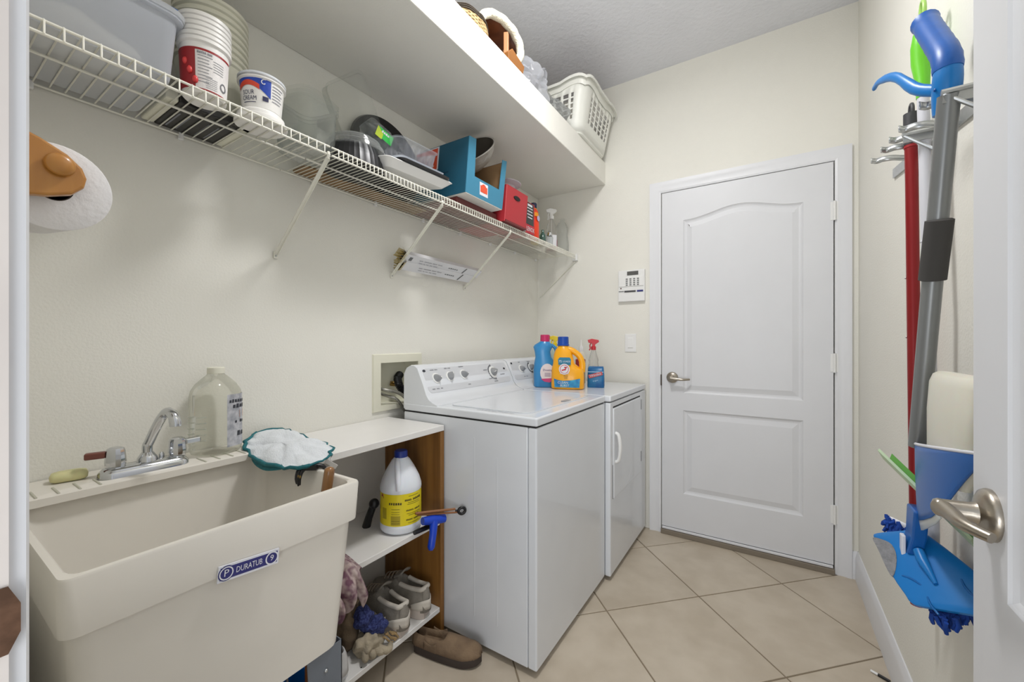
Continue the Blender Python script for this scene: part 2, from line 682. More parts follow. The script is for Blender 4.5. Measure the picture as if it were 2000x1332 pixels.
# doorway frame the camera looks out of
jb = MB().box(JL - .02, JL, FY - .12, FY, 0, 2.08).box(JR, JR + .02, FY - .12, FY, 0, 2.08).box(JL - .02, JR + .02, FY - .12, FY, 2.06, 2.08)
jo = tag(st('trim_4', jb, mat('jamb_paint', (222, 214, 208), .5)), 'white painted jamb of the doorway at the left edge')
sp = MB()
pl = [(.905, .030), (.905, .0582), (.921, .0650), (.945, .0650), (.962, .0582), (.962, .030)]
sp.prism(pl, lambda z, y: V(JL + .0006, y, z), lambda z, y: V(JL + .0022, y, z))
sp.build('strike_plate', mat('strike_bronze', (112, 84, 66), .45, metal=.6, var=.25, vscale=60), jo)
cs = MB()
prof = [(0, 0), (0, .010), (.006, .0125), (.012, .011), (.03, .0125), (.050, .0135), (.062, .0135), (.062, 0)]
rings = []
for px_, pz_, dx, dz in ((JL - .004, 0, -1, 0), (JL - .004, 2.064, -1, 1), (JR + .004, 2.064, 1, 1), (JR + .004, 0, 1, 0)):
    rings.append([V(px_ + dx * a, FY + b, pz_ + dz * a) for a, b in prof])
cs.loft(rings)
tag(st('trim_5', cs, TRIM, smooth=20), 'white moulded casing round the doorway, seen edge-on at the far left')

# round ceiling lamp (its light is the area lamp just under it)
cl = T('ceiling_light', 'round frosted ceiling lamp with a nickel rim, above the middle of the room', 'lamp', (-.46, 1.15, CZ))
MB().lathe([(.165, 0), (.17, -.006), (.17, -.02), (.16, -.026), (.15, -.026)], (-.46, 1.15, CZ), 36).build('rim', NICKEL, cl, smooth=40)
MB().lathe([(.158, -.02), (.15, -.04), (.12, -.058), (.07, -.070), (.01, -.074)], (-.46, 1.15, CZ), 36).build('diffuser', emis('lamp_glass', (255, 244, 226), 3.0), cl, smooth=60)

# ---------------------------------------------------------------- laundry valve recess box in the wall
vb = T('valve_box', 'cream plastic recessed valve box in the left wall beside the white washer', 'valve box', (LX, 1.265, .865))
m = MB()
fo, fi = (1.128, 1.415, .862, 1.113), (RY0 + .003, RY1 - .003, RZ0 + .003, RZ1 - .003)
ring = lambda q, x: [V(x, q[0], q[2]), V(x, q[1], q[2]), V(x, q[1], q[3]), V(x, q[0], q[3])]
m.loft([ring(fo, LX), ring((fo[0] + .003, fo[1] - .003, fo[2] + .003, fo[3] - .003), LX + .008), ring(fi, LX + .008), ring(fi, LX - .085)], caps=False)
m.add(ring(fi, LX - .085), [(0, 1, 2, 3)])
m.build('box_frame', CREAMP, vb)
hb = MB()
path = [V(LX - .07, 1.345, 1.01), V(LX - .05, 1.312, .995), V(LX - .02, 1.295, .965), V(LX + .01, 1.300, .930), V(LX + .035, 1.335, .90), V(LX + .050, 1.37, .85)]
dense, rad = [], []
for i in range(60):
    t = i / 59 * (len(path) - 1)
    k = min(int(t), len(path) - 2)
    dense.append(path[k].lerp(path[k + 1], t - k))
    rad.append(.019 if i % 2 else .0145)
hb.tube(dense, rad, 12).build('drain_hose', BLACKP, vb, smooth=30)
def pipe(name, pts, r, m, par, n=8, k=24):
    P = [Vector(p) for p in pts]
    out = []
    for i in range(k):
        t = i / (k - 1) * (len(P) - 1)
        a = min(int(t), len(P) - 2)
        f = t - a
        p0, p1, p2, p3 = P[max(a - 1, 0)], P[a], P[a + 1], P[min(a + 2, len(P) - 1)]
        out.append(0.5 * ((2 * p1) + (p2 - p0) * f + (2 * p0 - 5 * p1 + 4 * p2 - p3) * f * f + (3 * p1 - p0 - 3 * p2 + p3) * f ** 3))
    mb = MB().tube(out, r, n)
    return mb.build(name, m, par, smooth=60) if name else mb
def smooth_path(pts, k=24):
    P = [Vector(p) for p in pts]
    out = []
    for i in range(k):
        t = i / (k - 1) * (len(P) - 1)
        a = min(int(t), len(P) - 2)
        f = t - a
        p0, p1, p2, p3 = P[max(a - 1, 0)], P[a], P[a + 1], P[min(a + 2, len(P) - 1)]
        out.append(0.5 * ((2 * p1) + (p2 - p0) * f + (2 * p0 - 5 * p1 + 4 * p2 - p3) * f * f + (3 * p1 - p0 - 3 * p2 + p3) * f ** 3))
    return out
HOSE = mat('braided_hose', (150, 148, 140), .35, metal=.7, var=.3, vscale=300)
pipe('supply_hose', [(LX - .06, 1.185, .965), (LX - .01, 1.20, .955), (LX + .02, 1.26, .935), (LX + .04, 1.30, .89), (LX + .05, 1.33, .82)], .0075, HOSE, vb)
pipe('supply_hose', [(LX - .06, 1.20, .94), (LX - .02, 1.22, .925), (LX + .01, 1.25, .91), (LX + .02, 1.28, .87), (LX + .03, 1.32, .80)], .0065, HOSE, vb)
for y in (1.183, 1.30):
    MB().cyl((LX - .08, y, .965), (LX - .045, y, .965), .008).lathe([(.004, 0), (.017, 0), (.017, .006), (.004, .006)], (LX - .06, y, .975), 12).build('valve', mat('brass', (160, 130, 70), .35, metal=.9), vb, smooth=40)

# keypad and switch on the back wall
kp = T('keypad', 'white wall alarm keypad with grey display beside the far door', 'keypad', (-.741, BY, 1.42))
kx0, kx1, kz0, kz1 = -.827, -.659, 1.422, 1.622
MB().box(kx0, kx1, BY - .022, BY, kz0, kz1).build('housing', WHITEP, kp, bevel=.004)
MB().box(kx0 + .006, kx1 - .006, BY - .027, BY - .022, kz1 - .105, kz1 - .048).build('key_panel', WHITEP, kp, bevel=.002)
MB().box(-.768, -.698, BY - .0245, BY - .022, kz1 - .034, kz1 - .010).build('display', mat('lcd_grey', (92, 92, 90), .3), kp)
KEYM = mat('key_grey', (120, 122, 122), .5)
for i in range(4):
    for j in range(4):
        MB().box(-.775 + i * .0235, -.763 + i * .0235, BY - .0295, BY - .027, kz1 - .062 - j * .0125, kz1 - .055 - j * .0125).build('key', KEYM, kp)
MB().box(-.786, -.714, BY - .0245, BY - .022, kz0 + .058, kz0 + .069).build('grille', mat('grille_dark', (72, 72, 74), .5), kp)
MB().box(-.706, -.668, BY - .0245, BY - .022, kz0 + .058, kz0 + .069).build('badge', mat('badge_blue', (50, 56, 120), .4), kp)
MB().box(-.822, -.790, BY - .0245, BY - .022, kz0 + .063, kz0 + .068).build('speaker_slot', KEYM, kp)
MB().cyl((-.808, BY - .0245, kz0 + .085), (-.808, BY - .022, kz0 + .085), .004).build('led', mat('led_dark', (90, 60, 60), .3), kp)
sw = T('light_switch', 'white rocker light switch on the back wall above the dryer', 'switch', (-.752, BY, 1.10))
MB().box(-.788, -.716, BY - .006, BY, 1.100, 1.216).build('cover_plate', WHITEP, sw, bevel=.0025)
MB().prism([(BY - .006, 1.124), (BY - .011, 1.128), (BY - .008, 1.188), (BY - .006, 1.192)], lambda y, z: V(-.768, y, z), lambda y, z: V(-.736, y, z)).build('rocker', WHITEP, sw)
# ================================================================ washer and dryer
GREYK = mat('knob_grey', (150, 152, 154), .35)
PANELG = mat('control_panel_grey', (205, 207, 210), .35, var=.01)
INK = mat('print_ink_dark', (50, 52, 60), .6)
INKG = mat('print_ink_grey', (130, 132, 138), .6)

CON = [(-1.340, .878), (-1.338, 1.030), (-1.322, 1.056), (-1.298, 1.067), (-1.275, 1.066), (-1.257, 1.055), (-1.222, .985), (-1.205, .945), (-1.190, .925), (-1.165, .911), (-1.142, .905), (-1.142, .878)]


def console(root, y0, y1, logo_right=False):
    m = MB()
    ins = [(0, .010), (.004, .003), (.012, 0)]
    cxz = (-1.25, .96)
    rings = []
    for dy, k in ins:
        rings.append([V(x + (cxz[0] - x) * k * 2, y0 + dy, z + (cxz[1] - z) * k * 2) for x, z in CON])
    for dy, k in ins[::-1]:
        rings.append([V(x + (cxz[0] - x) * k * 2, y1 - dy, z + (cxz[1] - z) * k * 2) for x, z in CON])
    m.loft(rings)
    con = m.build('console', WHITE, root, smooth=38)
    a, b = V(-1.2545, 0, 1.050), V(-1.2065, 0, .9485)
    d = (b - a).normalized()
    n = V(-d.z, 0, d.x)
    n = n if n.x > 0 else -n
    pm = MB()
    mb = MB()
    ly = y1 - y0 - .05
    ring0 = []
    L = (b - a).length
    r = .02
    for cy, cs, a0 in ((y1 - .022 - r, r, 0), (y0 + .022 + r, r, 90), (y0 + .022 + r, L - r, 180), (y1 - .022 - r, L - r, 270)):
        for i in range(6):
            t = math.radians(a0 + 18 * i)
            ring0.append((cy + r * math.cos(t), cs - r * math.sin(t)))
    f = lambda y, s, h: a + d * s + V(0, y, 0) + n * h
    mb.loft([[f(y, s, -.004) for y, s in ring0], [f(y, s, .0012) for y, s in ring0]])
    pan = mb.build('control_panel', PANELG, con)
    return con, pan, (lambda y, z, h=.0014: a + d * ((a.z - z) / (a.z - b.z) * L) + V(0, y, 0) + n * h), n, d


def knob(root, at, y, z, n, d, r=.021, rot=20, ticks=False):
    c = at(y, z)
    e = V(0, 1, 0)
    u = -d
    def ring(rad, h, sx=1, sy=1, rt=0):
        out = []
        for k in range(24):
            t = 2 * PI * k / 24
            p = (rad * sx * math.cos(t), rad * sy * math.sin(t))
            cr, sr = math.cos(rt), math.sin(rt)
            out.append(c + e * (p[0] * cr - p[1] * sr) + u * (p[0] * sr + p[1] * cr) + n * h)
        return out
    kb = MB().loft([ring(r * 1.18, 0), ring(r * 1.15, .003), ring(r * .95, .004)]).build('knob', WHITEP, root, smooth=40)
    rt = math.radians(rot)
    g = MB().loft([ring(r * .92, .004, 1, .92, rt), ring(r * .86, .012, 1, .80, rt), ring(r * .80, .020, .95, .42, rt), ring(r * .62, .025, .9, .26, rt)])
    g.build('knob_grip', GREYK, kb, smooth=40)
    w = MB()
    cr, sr = math.cos(rt), math.sin(rt)
    ax = e * cr + u * sr
    w.obox(c + n * .0235 + ax * r * .45, ax * r * .25, n.cross(ax) * .0012, n * .003)
    w.build('pointer', WHITEP, kb)
    if ticks:
        t_ = MB()
        for k in range(13):
            an = math.radians(100 + k * 15)
            q = c + (e * math.cos(an) + u * math.sin(an)) * r * 1.42
            t_.obox(q + n * .0006, e * .0028, u * .0036 * (1.4 if k % 4 == 0 else 1), n * .0004)
        t_.build('dial_print', INK, root)


def label_bits(root, at, n, d, items):
    m, g = MB(), MB()
    e = V(0, 1, 0)
    for kind, y, z, s in items:
        if kind == 'oval':
            disc_on(m, at(y, z), e, -d, .006, sx=1.5, lift=.0006)
        else:
            put_text(g if s[1] < .0065 else m, s[0], at(y, z), e, -d, s[1])
    m.build('panel_print', INK, root)
    if g.v:
        g.build('panel_print', INKG, root)


wa = T('washing_machine', 'white top-loading washing machine beside the low white shelf unit', 'washer', (-1.0, 1.56, 0))
y0, y1, xf = 1.222, 1.902, -.6795
MB().box(-1.335, xf - .037, y0, y1, .022, .866).build('cabinet', WHITE, wa, bevel=.003)
MB().box(xf - .0355, xf, y0 - .001, y1, .022, .866).build('front_panel', WHITE, wa, bevel=.006, seg=3)
s = MB()
for xr, zt in ((-.953, .80), (-.847, .74)):
    s.loft([[V(xr - .006, y0 + .0005, z), V(xr, y0 - .0012, z), V(xr + .006, y0 + .0005, z)] for z in (.12, zt)])
s.build('side_rib', WHITE, wa, smooth=60)
MB().box(-1.330, xf - .006, y0 + .004, y1 - .004, .866, .872).build('seam', DARKG, wa)
MB().box(-1.335, xf + .002, y0 - .002, y1 + .001, .872, .903).build('top_deck', WHITE, wa, bevel=.0065, seg=3)
tr = MB().loft([rr(-1.125, xf - .055, y0 + .045, y1 - .05, z, .045, 6) for z in (.9031, .9062, .9075)] + [rr(-1.118, xf - .062, y0 + .052, y1 - .057, .908, .04, 6)] + [rr(-1.10, xf - .085, y0 + .07, y1 - .075, .9062, .03, 6)])
lid = tr.build('lid', WHITE, wa, smooth=25)
MB().box(-.765, -.742, 1.590, 1.645, .9074, .9105).build('lid_handle', GREYK, lid, bevel=.001)
pt = MB()
random.seed(3)
for k in range(9):
    yy = 1.30 + k * .012
    pt.obox((-.80 - k * .018 - random.random() * .01, y0 + .027 + random.random() * .006, .9035), (.008 + random.random() * .006, 0, 0), (0, .0011, 0), (0, 0, .0002))
pt.build('deck_print', INKG, wa)
for x, y in ((-1.29, y0 + .05), (-1.29, y1 - .05), (xf - .05, y0 + .05), (xf - .05, y1 - .05)):
    MB().cyl((x, y, 0), (x, y, .024), .018).build('foot', BLACKP, wa)
con, pan, at, n, d = console(wa, y0, y1)
knob(con, at, 1.312, 1.006, n, d, rot=-35)
knob(con, at, 1.402, 1.008, n, d, rot=75)
knob(con, at, 1.500, 1.010, n, d, rot=-25)
knob(con, at, 1.742, 1.006, n, d, r=.027, rot=200, ticks=True)
label_bits(con, at, n, d, [('oval', 1.253, 1.041, 0), ('oval', 1.853, 1.018, 0), ('t', 1.312, 1.042, ('~WATER TEMP', .0055)), ('t', 1.402, 1.044, ('~LOAD SIZE', .0055)), ('t', 1.500, 1.046, ('~OPTIONS', .0055)), ('t', 1.30, .963, ('~cold  warm  hot', .005)), ('t', 1.742, .960, ('~normal', .006)), ('t', 1.68, 1.02, ('~casual', .006)), ('t', 1.82, .99, ('~delicate', .006)), ('t', 1.70, .975, ('~rinse', .006)), ('t', 1.52, .963, ('~slow', .005))])

dr = T('clothes_dryer', 'white front-loading clothes dryer between the washer and the back wall', 'dryer', (-1.0, 2.24, 0))
y0d, y1d, xd = 1.908, 2.560, -.6525
MB().box(-1.335, xd - .03, y0d, y1d, .022, .868).build('cabinet', WHITE, dr, bevel=.003)
MB().box(xd - .029, xd, y0d, y1d, .022, .868).build('front_panel', WHITE, dr, bevel=.006, seg=3)
MB().box(-1.330, xd - .010, y0d + .004, y1d - .004, .868, .873).build('seam', mat('seam_grey', (110, 110, 110), .7), dr)
MB().box(-1.335, xd + .002, y0d - .001, y1d + .001, .873, .903).build('top_deck', WHITE, dr, bevel=.0065, seg=3)
dd = MB().box(xd - .004, xd + .006, 1.945, 2.435, .392, .838).build('dryer_door', WHITE, dr, bevel=.005, seg=3)
MB().box(xd, xd + .0015, 1.945, 2.43, .840, .846).build('door_gap', DARKG, dr)
MB().box(xd, xd + .0012, 1.938, 1.943, .392, .56).build('door_gap', mat('seam_grey', (110, 110, 110), .7), dr)
hd = MB().tube(smooth_path([(xd + .004, 1.972, .712), (xd + .020, 1.972, .700), (xd + .028, 1.972, .64), (xd + .020, 1.972, .580), (xd + .004, 1.972, .568)], 16), .0085, 10, flat=1.4)
hd.build('handle', WHITEP, dd, smooth=60)
for z in (.79, .48):
    MB().box(xd, xd + .003, 2.455, 2.463, z - .03, z + .03).build('hinge', GREYK, dr, bevel=.001)
con, pan, at, n, d = console(dr, y0d, y1d)
knob(con, at, 2.03, 1.006, n, d, rot=-30)
knob(con, at, 2.14, 1.008, n, d, rot=60, ticks=True)
knob(con, at, 2.40, 1.006, n, d, r=.026, rot=200, ticks=True)
label_bits(con, at, n, d, [('oval', 1.945, 1.041, 0), ('oval', 2.50, 1.03, 0), ('t', 2.03, 1.044, ('~TEMP', .0055)), ('t', 2.14, 1.044, ('~DRYNESS', .0055)), ('t', 2.05, .962, ('~low  high', .0055))])

# ================================================================ laundry sink
TUB = mat('tub_plastic', (226, 221, 211), .42, var=.02, vscale=5)
TUBIN = mat('tub_plastic_inside', (222, 223, 210), .35, var=.03, vscale=9)
sk = T('laundry_sink', 'cream moulded laundry tub on legs with a blue label, left against the wall', 'sink', (-1.13, .385, 0))
x0, x1, ya, yb = -1.424, -.846, .134, .636
H = .828
# outer skirt, rim and body
rings = [rr(x0 + .03, x1 - .030, ya + .030, yb - .032, .443, .035), rr(x0 + .008, x1 - .011, ya + .011, yb - .011, .735, .03),
         rr(x0 + .004, x1 - .003, ya + .003, yb - .003, .738, .022), rr(x0 + .004, x1 - .0025, ya + .0025, yb - .0025, .745, .022),
         rr(x0, x1, ya, yb, H - .004, .016), rr(x0 + .002, x1 - .002, ya + .002, yb - .002, H, .015), rr(x0 + .13, x1 - .011, ya + .011, yb - .011, H, .02),
         rr(x0 + .135, x1 - .014, ya + .014, yb - .014, H - .004, .03), rr(x0 + .155, x1 - .04, ya + .035, yb - .035, .60, .06), rr(x0 + .20, x1 - .075, ya + .07, yb - .07, .505, .07),
         rr(x0 + .24, x1 - .12, ya + .11, yb - .11, .495, .06)]
m = MB().loft(rings, caps=False)
m.add(rings[0], [tuple(range(len(rings[0])))])
m.add(rings[-1], [tuple(range(len(rings[-1])))])
body = m.build('basin', TUB, sk, smooth=35)
dk = MB().loft([rr(x0, -1.268, ya + .002, yb - .002, H - .001, .012), rr(x0, -1.269, ya + .003, yb - .003, .843, .012), rr(x0, -1.273, ya + .006, yb - .006, .846, .012)])
deck = dk.build('back_deck', TUB, sk, smooth=35)
for yy in (.172, .204, .236, .268, .470, .502, .534, .566):
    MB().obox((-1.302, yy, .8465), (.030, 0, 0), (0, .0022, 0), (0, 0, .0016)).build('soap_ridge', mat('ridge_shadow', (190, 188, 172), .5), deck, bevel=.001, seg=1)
MB().lathe([(.026, .4955), (.026, .498), (.018, .4975), (.016, .494)], (-1.12, .385, 0), 24).build('drain', CHROME, sk, smooth=40)
LEG = mat('leg_bluegrey', (104, 110, 118), .45, var=.05)
for lx, ly, sx, sy in ((x1 - .035, yb - .035, 1, 1), (x1 - .035, ya + .035, 1, -1), (x0 + .05, yb - .04, -1, 1), (x0 + .05, ya + .04, -1, -1)):
    lg = MB()
    lg.prism([(0, .442), (-.088 * sy, .442), (-.062 * sy, 0), (0, 0)], lambda y, z: V(lx + .0, ly + y + .006 * sy, z), lambda y, z: V(lx - .0022 * sx, ly + y + .006 * sy, z))
    lg.prism([(0, .442), (-.07 * sx, .442), (-.05 * sx, 0), (0, 0)], lambda x, z: V(lx + x, ly + .006 * sy, z), lambda x, z: V(lx + x, ly + .004 * sy, z))
    lo = lg.build('leg', LEG, sk)
    MB().sphere((lx + .001 * sx, ly - .037 * sy, .395), .0045, n=10, m=6).build('bolt', ZINC, lo, smooth=60)
# label on the skirt
px_x = -.8475
NAVY = mat('label_navy', (52, 52, 118), .4)
LWHITE = mat('label_white', (226, 226, 232), .4)
la = MB()
lc = V(-.8468, .3835, .7385)
e1, e2 = V(0, 1, -.10).normalized(), V(-.02, .10, 1).normalized()
nn = e1.cross(e2)
la.obox(lc + nn * .0014, e1 * .0540, e2 * .0145, nn * .0016)
lb = la.build('label', LWHITE, sk, off=None)
bl = MB()
quad_on(bl, lc + nn * .003, e1, e2, .102, .0215, lift=.0003)
disc_on(bl, lc + nn * .0034 - e1 * .041, e1, e2, .0135, lift=.0003)
bl.build('label_field', NAVY, lb)
wl_ = MB()
put_text(wl_, 'DURATUB', lc + nn * .0034 - e1 * .0015, e1, e2, .0105, width=.046, lift=.0008)
disc_on(wl_, lc + nn * .0034 - e1 * .041, e1, e2, .0118, .0098, lift=.0008)
disc_on(wl_, lc + nn * .0034 + e1 * .040, e1, e2, .0125, .0100, lift=.0008)
put_text(wl_, 'P', lc + nn * .0034 - e1 * .041, e1, e2, .012, lift=.0009)
put_text(wl_, '9', lc + nn * .0034 + e1 * .040, e1, e2, .011, lift=.0009)
wl_.build('label_lettering', LWHITE, lb)

# faucet
fa = T('faucet', 'chrome two-handle faucet on the back deck of the laundry sink', 'faucet', (-1.325, .363, .846))
m = MB()
m.loft([rr(-1.352, -1.294, .272, .446, .846, .024, 5), rr(-1.351, -1.295, .273, .445, .856, .023, 5), rr(-1.345, -1.301, .280, .438, .866, .020, 5), rr(-1.338, -1.308, .288, .430, .869, .014, 5)])
m.build('base_plate', CHROME, fa, smooth=40)
m = MB().lathe([(.021, .866), (.020, .876), (.0155, .884), (.012, .890)], (-1.325, .363, 0), 20)
m.tube(smooth_path([(-1.325, .363, .885), (-1.325, .363, .905), (-1.322, .366, .915), (-1.300, .372, .950), (-1.275, .378, .982), (-1.252, .382, .996), (-1.232, .386, .988), (-1.225, .388, .972), (-1.224, .388, .962)], 26), [.0105] * 18 + [.011, .0115, .012, .0125, .0125, .0125, .0125, .0122], 14)
m.build('spout', CHROME, fa, smooth=60)
for k, (yy, ang, mk) in enumerate(((.304, -150, mat('lever_rustred', (120, 72, 62), .4, metal=.3)), (.424, 60, CHROME))):
    M_ = Matrix.Rotation(.3, 3, 'Z')
    hh = MB().lathe([(.017, .866), (.0185, .872), (.0195, .880), (.0175, .905), (.0155, .912), (.010, .915)], (-1.325, yy, 0), 12, M=M_)
    h = hh.build('handle', CHROME, fa, smooth=20)
    a = math.radians(ang)
    dv = V(math.cos(a), math.sin(a), 0)
    if k == 0:
        dv = V(-.35, -.94, 0)
    else:
        dv = V(-.1, .99, 0)
    MB().obox(V(-1.325, yy, .900) + dv * .034, dv * .018, V(-dv.y, dv.x, 0) * .009, V(0, 0, .0075)).build('lever', mk, h, bevel=.003)
MB().lathe([(.002, .866), (.006, .868), (.006, .876), (.003, .882)], (-1.335, .394, 0), 10).build('lift_knob', CHROME, fa, smooth=40)

so = MB().loft([[V(-1.372, .236, .8475) + Matrix.Rotation(-.18, 3, 'Z') @ V(p.x, p.y, z) for p in rr(-a_, a_, -b_, b_, 0, .011, 5)] for a_, b_, z in ((.015, .026, 0), (.019, .030, .004), (.020, .031, .012), (.017, .028, .019), (.010, .020, .022))])
tag(so.build('soap_bar', mat('soap_yellow', (214, 210, 158), .5, var=.06, vscale=30, sub=.2), smooth=60), 'worn pale yellow bar of soap on the left of the sink deck', 'soap')

# ================================================================ low shelf unit
SHW = mat('melamine_white', (232, 230, 226), .35, var=.015)
WOOD = mat('pine_side', (150, 104, 48), .45, col2=(120, 80, 32), vscale=3, stretch=(12, 12, .7), detail=6)
su = T('shelf_unit', 'low shelf unit with white shelves and brown wooden side between sink and washer', 'shelf unit', (-1.26, .95, 0))
for (za, zb_, xfr) in ((.812, .834, -1.098), (.440, .460, -1.104), (.094, .113, -1.104)):
    MB().box(LX + .002, xfr, .652, 1.196 if za < .8 else 1.214, za, zb_).build('shelf', SHW, su, bevel=.0015, seg=1)
MB().box(LX + .002, -1.100, 1.1965, 1.2165, 0, .811).build('side_panel', WOOD, su, bevel=.0015, seg=1)
MB().box(LX + .002, -1.100, .652, .670, .462, .811).build('side_panel', WOOD, su, bevel=.0015, seg=1)
MB().box(LX + .002, -1.100, .652, .670, .115, .439).build('side_panel', WOOD, su, bevel=.0015, seg=1)
MB().box(LX + .002, -1.100, .652, .670, 0, .093).build('side_panel', WOOD, su, bevel=.0015, seg=1)
MB().sphere((-1.115, .838, .1128), .003, .003, .001, 8, 5).build('screw_head', DARKG, su)
# ================================================================ things on and around the sink and the shelf unit
JUGC = clear('jug_clear', (.985, .985, .965), haze=.10, hcol=(236, 236, 222))
ju = T('clear_jug', 'empty clear plastic jug with a ribbed grip and grey label beside the faucet', 'jug', (-1.362, .527, .846), rot=(0, 0, .35))
prof = [(.030, .0), (.052, .003), (.056, .012), (.056, .018), (.0545, .022), (.056, .026), (.056, .036), (.0545, .040), (.056, .044), (.056, .10), (.0545, .104), (.056, .108), (.056, .165), (.053, .182), (.044, .200), (.030, .216), (.020, .226), (.018, .230)]
MB().lathe(prof, (0, 0, 0), 32, sq=3.0).build('bottle_body', JUGC, ju, smooth=50)
MB().lathe([(.0175, .229), (.0215, .230), (.0215, .246), (.0195, .248), (.0175, .247)], n=24).build('cap', mat('jug_collar', (226, 224, 208), .4), ju, smooth=40)
gr = MB()
for k in range(5):
    z = .045 + k * .016
    for a0, a1 in ((-125, -98), (-92, -62)):
        ring = []
        for i in range(7):
            a = math.radians(a0 + (a1 - a0) * i / 6)
            dd_ = (abs(math.cos(a)) ** 3 + abs(math.sin(a)) ** 3) ** (1 / 3)
            ring.append(V(.0575 * math.cos(a) / dd_, .0575 * math.sin(a) / dd_, z + .003 * i / 6))
        gr.tube(ring, .0017, 6)
gr.build('grip_rib', clear('rib_clear', (.95, .96, .93), haze=.45, hcol=(240, 242, 236)), ju, smooth=60)
lm, lt = MB(), MB()
def jugp(a, z, r=.0568):
    a = a
    d_ = (abs(math.cos(a)) ** 3 + abs(math.sin(a)) ** 3) ** (1 / 3)
    return V(r * math.cos(a) / d_, r * math.sin(a) / d_, z)
lm.grid(lambda u, v: jugp(math.radians(-15 + 75 * u), .020 + .150 * v), 10, 3)
lm.build('label', mat('label_grey', (150, 152, 160), .5, col2=(196, 196, 200), vscale=60), ju)
for k, (t, z, h) in enumerate((('~DISTILLED', .15, .010), ('~WATER', .135, .012), ('~1 GAL', .09, .009), ('~93', .055, .014))):
    put_text(lt, t, None, None, None, h, fn=lambda a, b, z=z: jugp(math.radians(30) + a / .057, z + b, .0576))
lt.build('label_print', INK, ju)
MB().add([jugp(math.radians(25), .10, .0574), jugp(math.radians(48), .10, .0574), jugp(math.radians(48), .122, .0574), jugp(math.radians(25), .122, .0574)], [(0, 1, 2, 3)]).build('label_patch', mat('label_orange', (214, 150, 120), .5), ju)


def pillow(outline, top=.03, drop=.008, lump=.004, seed=1, rings=5, center=None):
    """a lumpy cloth-like mass over a 3D outline"""
    P = [Vector(p) for p in outline]
    c = Vector(center) if center else sum(P, V(0, 0, 0)) / len(P)
    m = MB()
    R = [[p.lerp(c, .35) - V(0, 0, drop) for p in P], [p - V(0, 0, drop * .7) for p in P], P]
    for i in range(1, rings + 1):
        t = i / (rings + 1)
        R.append([p.lerp(c, t) + V(0, 0, top * math.sin(PI / 2 * min(1, t * 1.8)) + lump * noise.noise((p.lerp(c, t) + V(seed, 0, 0)) * 22)) for p in P])
    return m.loft(R)


def dense(P, k=4):
    P = [Vector(p) for p in P]
    n = len(P)
    out = []
    for i in range(n):
        p0, p1, p2, p3 = P[i - 1], P[i], P[(i + 1) % n], P[(i + 2) % n]
        for j in range(k):
            f = j / k
            out.append(0.5 * ((2 * p1) + (p2 - p0) * f + (2 * p0 - 5 * p1 + 4 * p2 - p3) * f * f + (3 * p1 - p0 - 3 * p2 + p3) * f ** 3))
    return out


# mop cloth with teal edge lying over the back corner of the sink
TEAL = mat('teal_trim', (22, 104, 112), .7, var=.2, vscale=80)
CLOTH = mat('terry_white', (226, 230, 234), .95, var=.03, vscale=40, bump=.5, bscale=260)
out_ = [(-1.40, .655, .874), (-1.40, .72, .874), (-1.33, .737, .870), (-1.21, .722, .864), (-1.13, .726, .860), (-1.06, .700, .856), (-1.025, .660, .850), (-1.018, .618, .844), (-1.045, .584, .838),
        (-1.12, .572, .834), (-1.21, .566, .838), (-1.31, .582, .850), (-1.35, .604, .862)]
dc = [p + V(.010 * noise.noise(V(i * .55, 3, 0)), .014 * noise.noise(V(i * .55, 9, 0)), .006 * noise.noise(V(i * .8, 1, 5))) for i, p in enumerate(dense(out_, 4))]
ct = T('mop_cloth', 'white terry mop cloth with a teal edge bunched over the sink corner', 'cloth', (-1.22, .69, .846))
pillow(dc, top=.004, drop=.005, lump=.026, center=(-1.21, .65, .872)).build('cloth', CLOTH, ct, smooth=70)
rnd_ = random.Random(5)
MB().tube(dc + [dc[0]], [(.0022 if i < len(dc) * .55 else .0040) + .0018 * abs(math.sin(i * .37)) for i in range(len(dc) + 1)], 7).build('edge_trim', TEAL, ct, smooth=70)
fold = [(-1.09, .576, .832), (-1.13, .568, .822), (-1.17, .564, .818), (-1.22, .566, .824), (-1.25, .572, .838), (-1.20, .578, .842), (-1.12, .582, .840)]
pillow(dense(fold, 3), top=.003, drop=.002, lump=.006).build('teal_hem', TEAL, ct, smooth=70)
tg = MB().obox((-1.018, .668, .832), V(.010, .010, -.010), V(.004, .004, .008) * .6, V(.7, -.7, 0) * .0012)
tg.tube([(-1.045, .690, .850), (-1.035, .68, .844), (-1.026, .672, .839)], .0018, 6)
tg.build('care_tag', mat('tag_white', (208, 204, 198), .7), ct)
# black claw clip on the rim
ck = T('hair_clip', 'small black claw clip hooked over the sink rim in front of the teal hem', 'clip', (-1.037, .622, .835))
m = MB()
m.obox((-1.027, .612, .836), V(.016, .012, 0), V(-.006, .008, 0), V(0, 0, .006))
for k in (-1, 0, 1):
    m.tube(smooth_path([(-1.040 + k * .009, .612, .838), (-1.039 + k * .009, .594, .830), (-1.037 + k * .0085, .586, .812), (-1.035 + k * .0075, .586, .792 + .004 * abs(k))], 8), [.005, .005, .0048, .0045, .004, .0036, .003, .002], 7)
m.tube(smooth_path([(-1.022, .62, .838), (-1.012, .636, .836), (-1.007, .646, .826)], 6), [.007, .007, .006, .006, .005, .003], 8)
m.build('claw', BLACKP, ck, smooth=50)
m = MB().sphere((-1.034, .5855, .818), .003, .002, .004, 8, 6).sphere((-1.025, .585, .818), .0025, .002, .004, 8, 6)
m.build('brass_spring', mat('brass', (190, 160, 90), .35, metal=.6), ck)
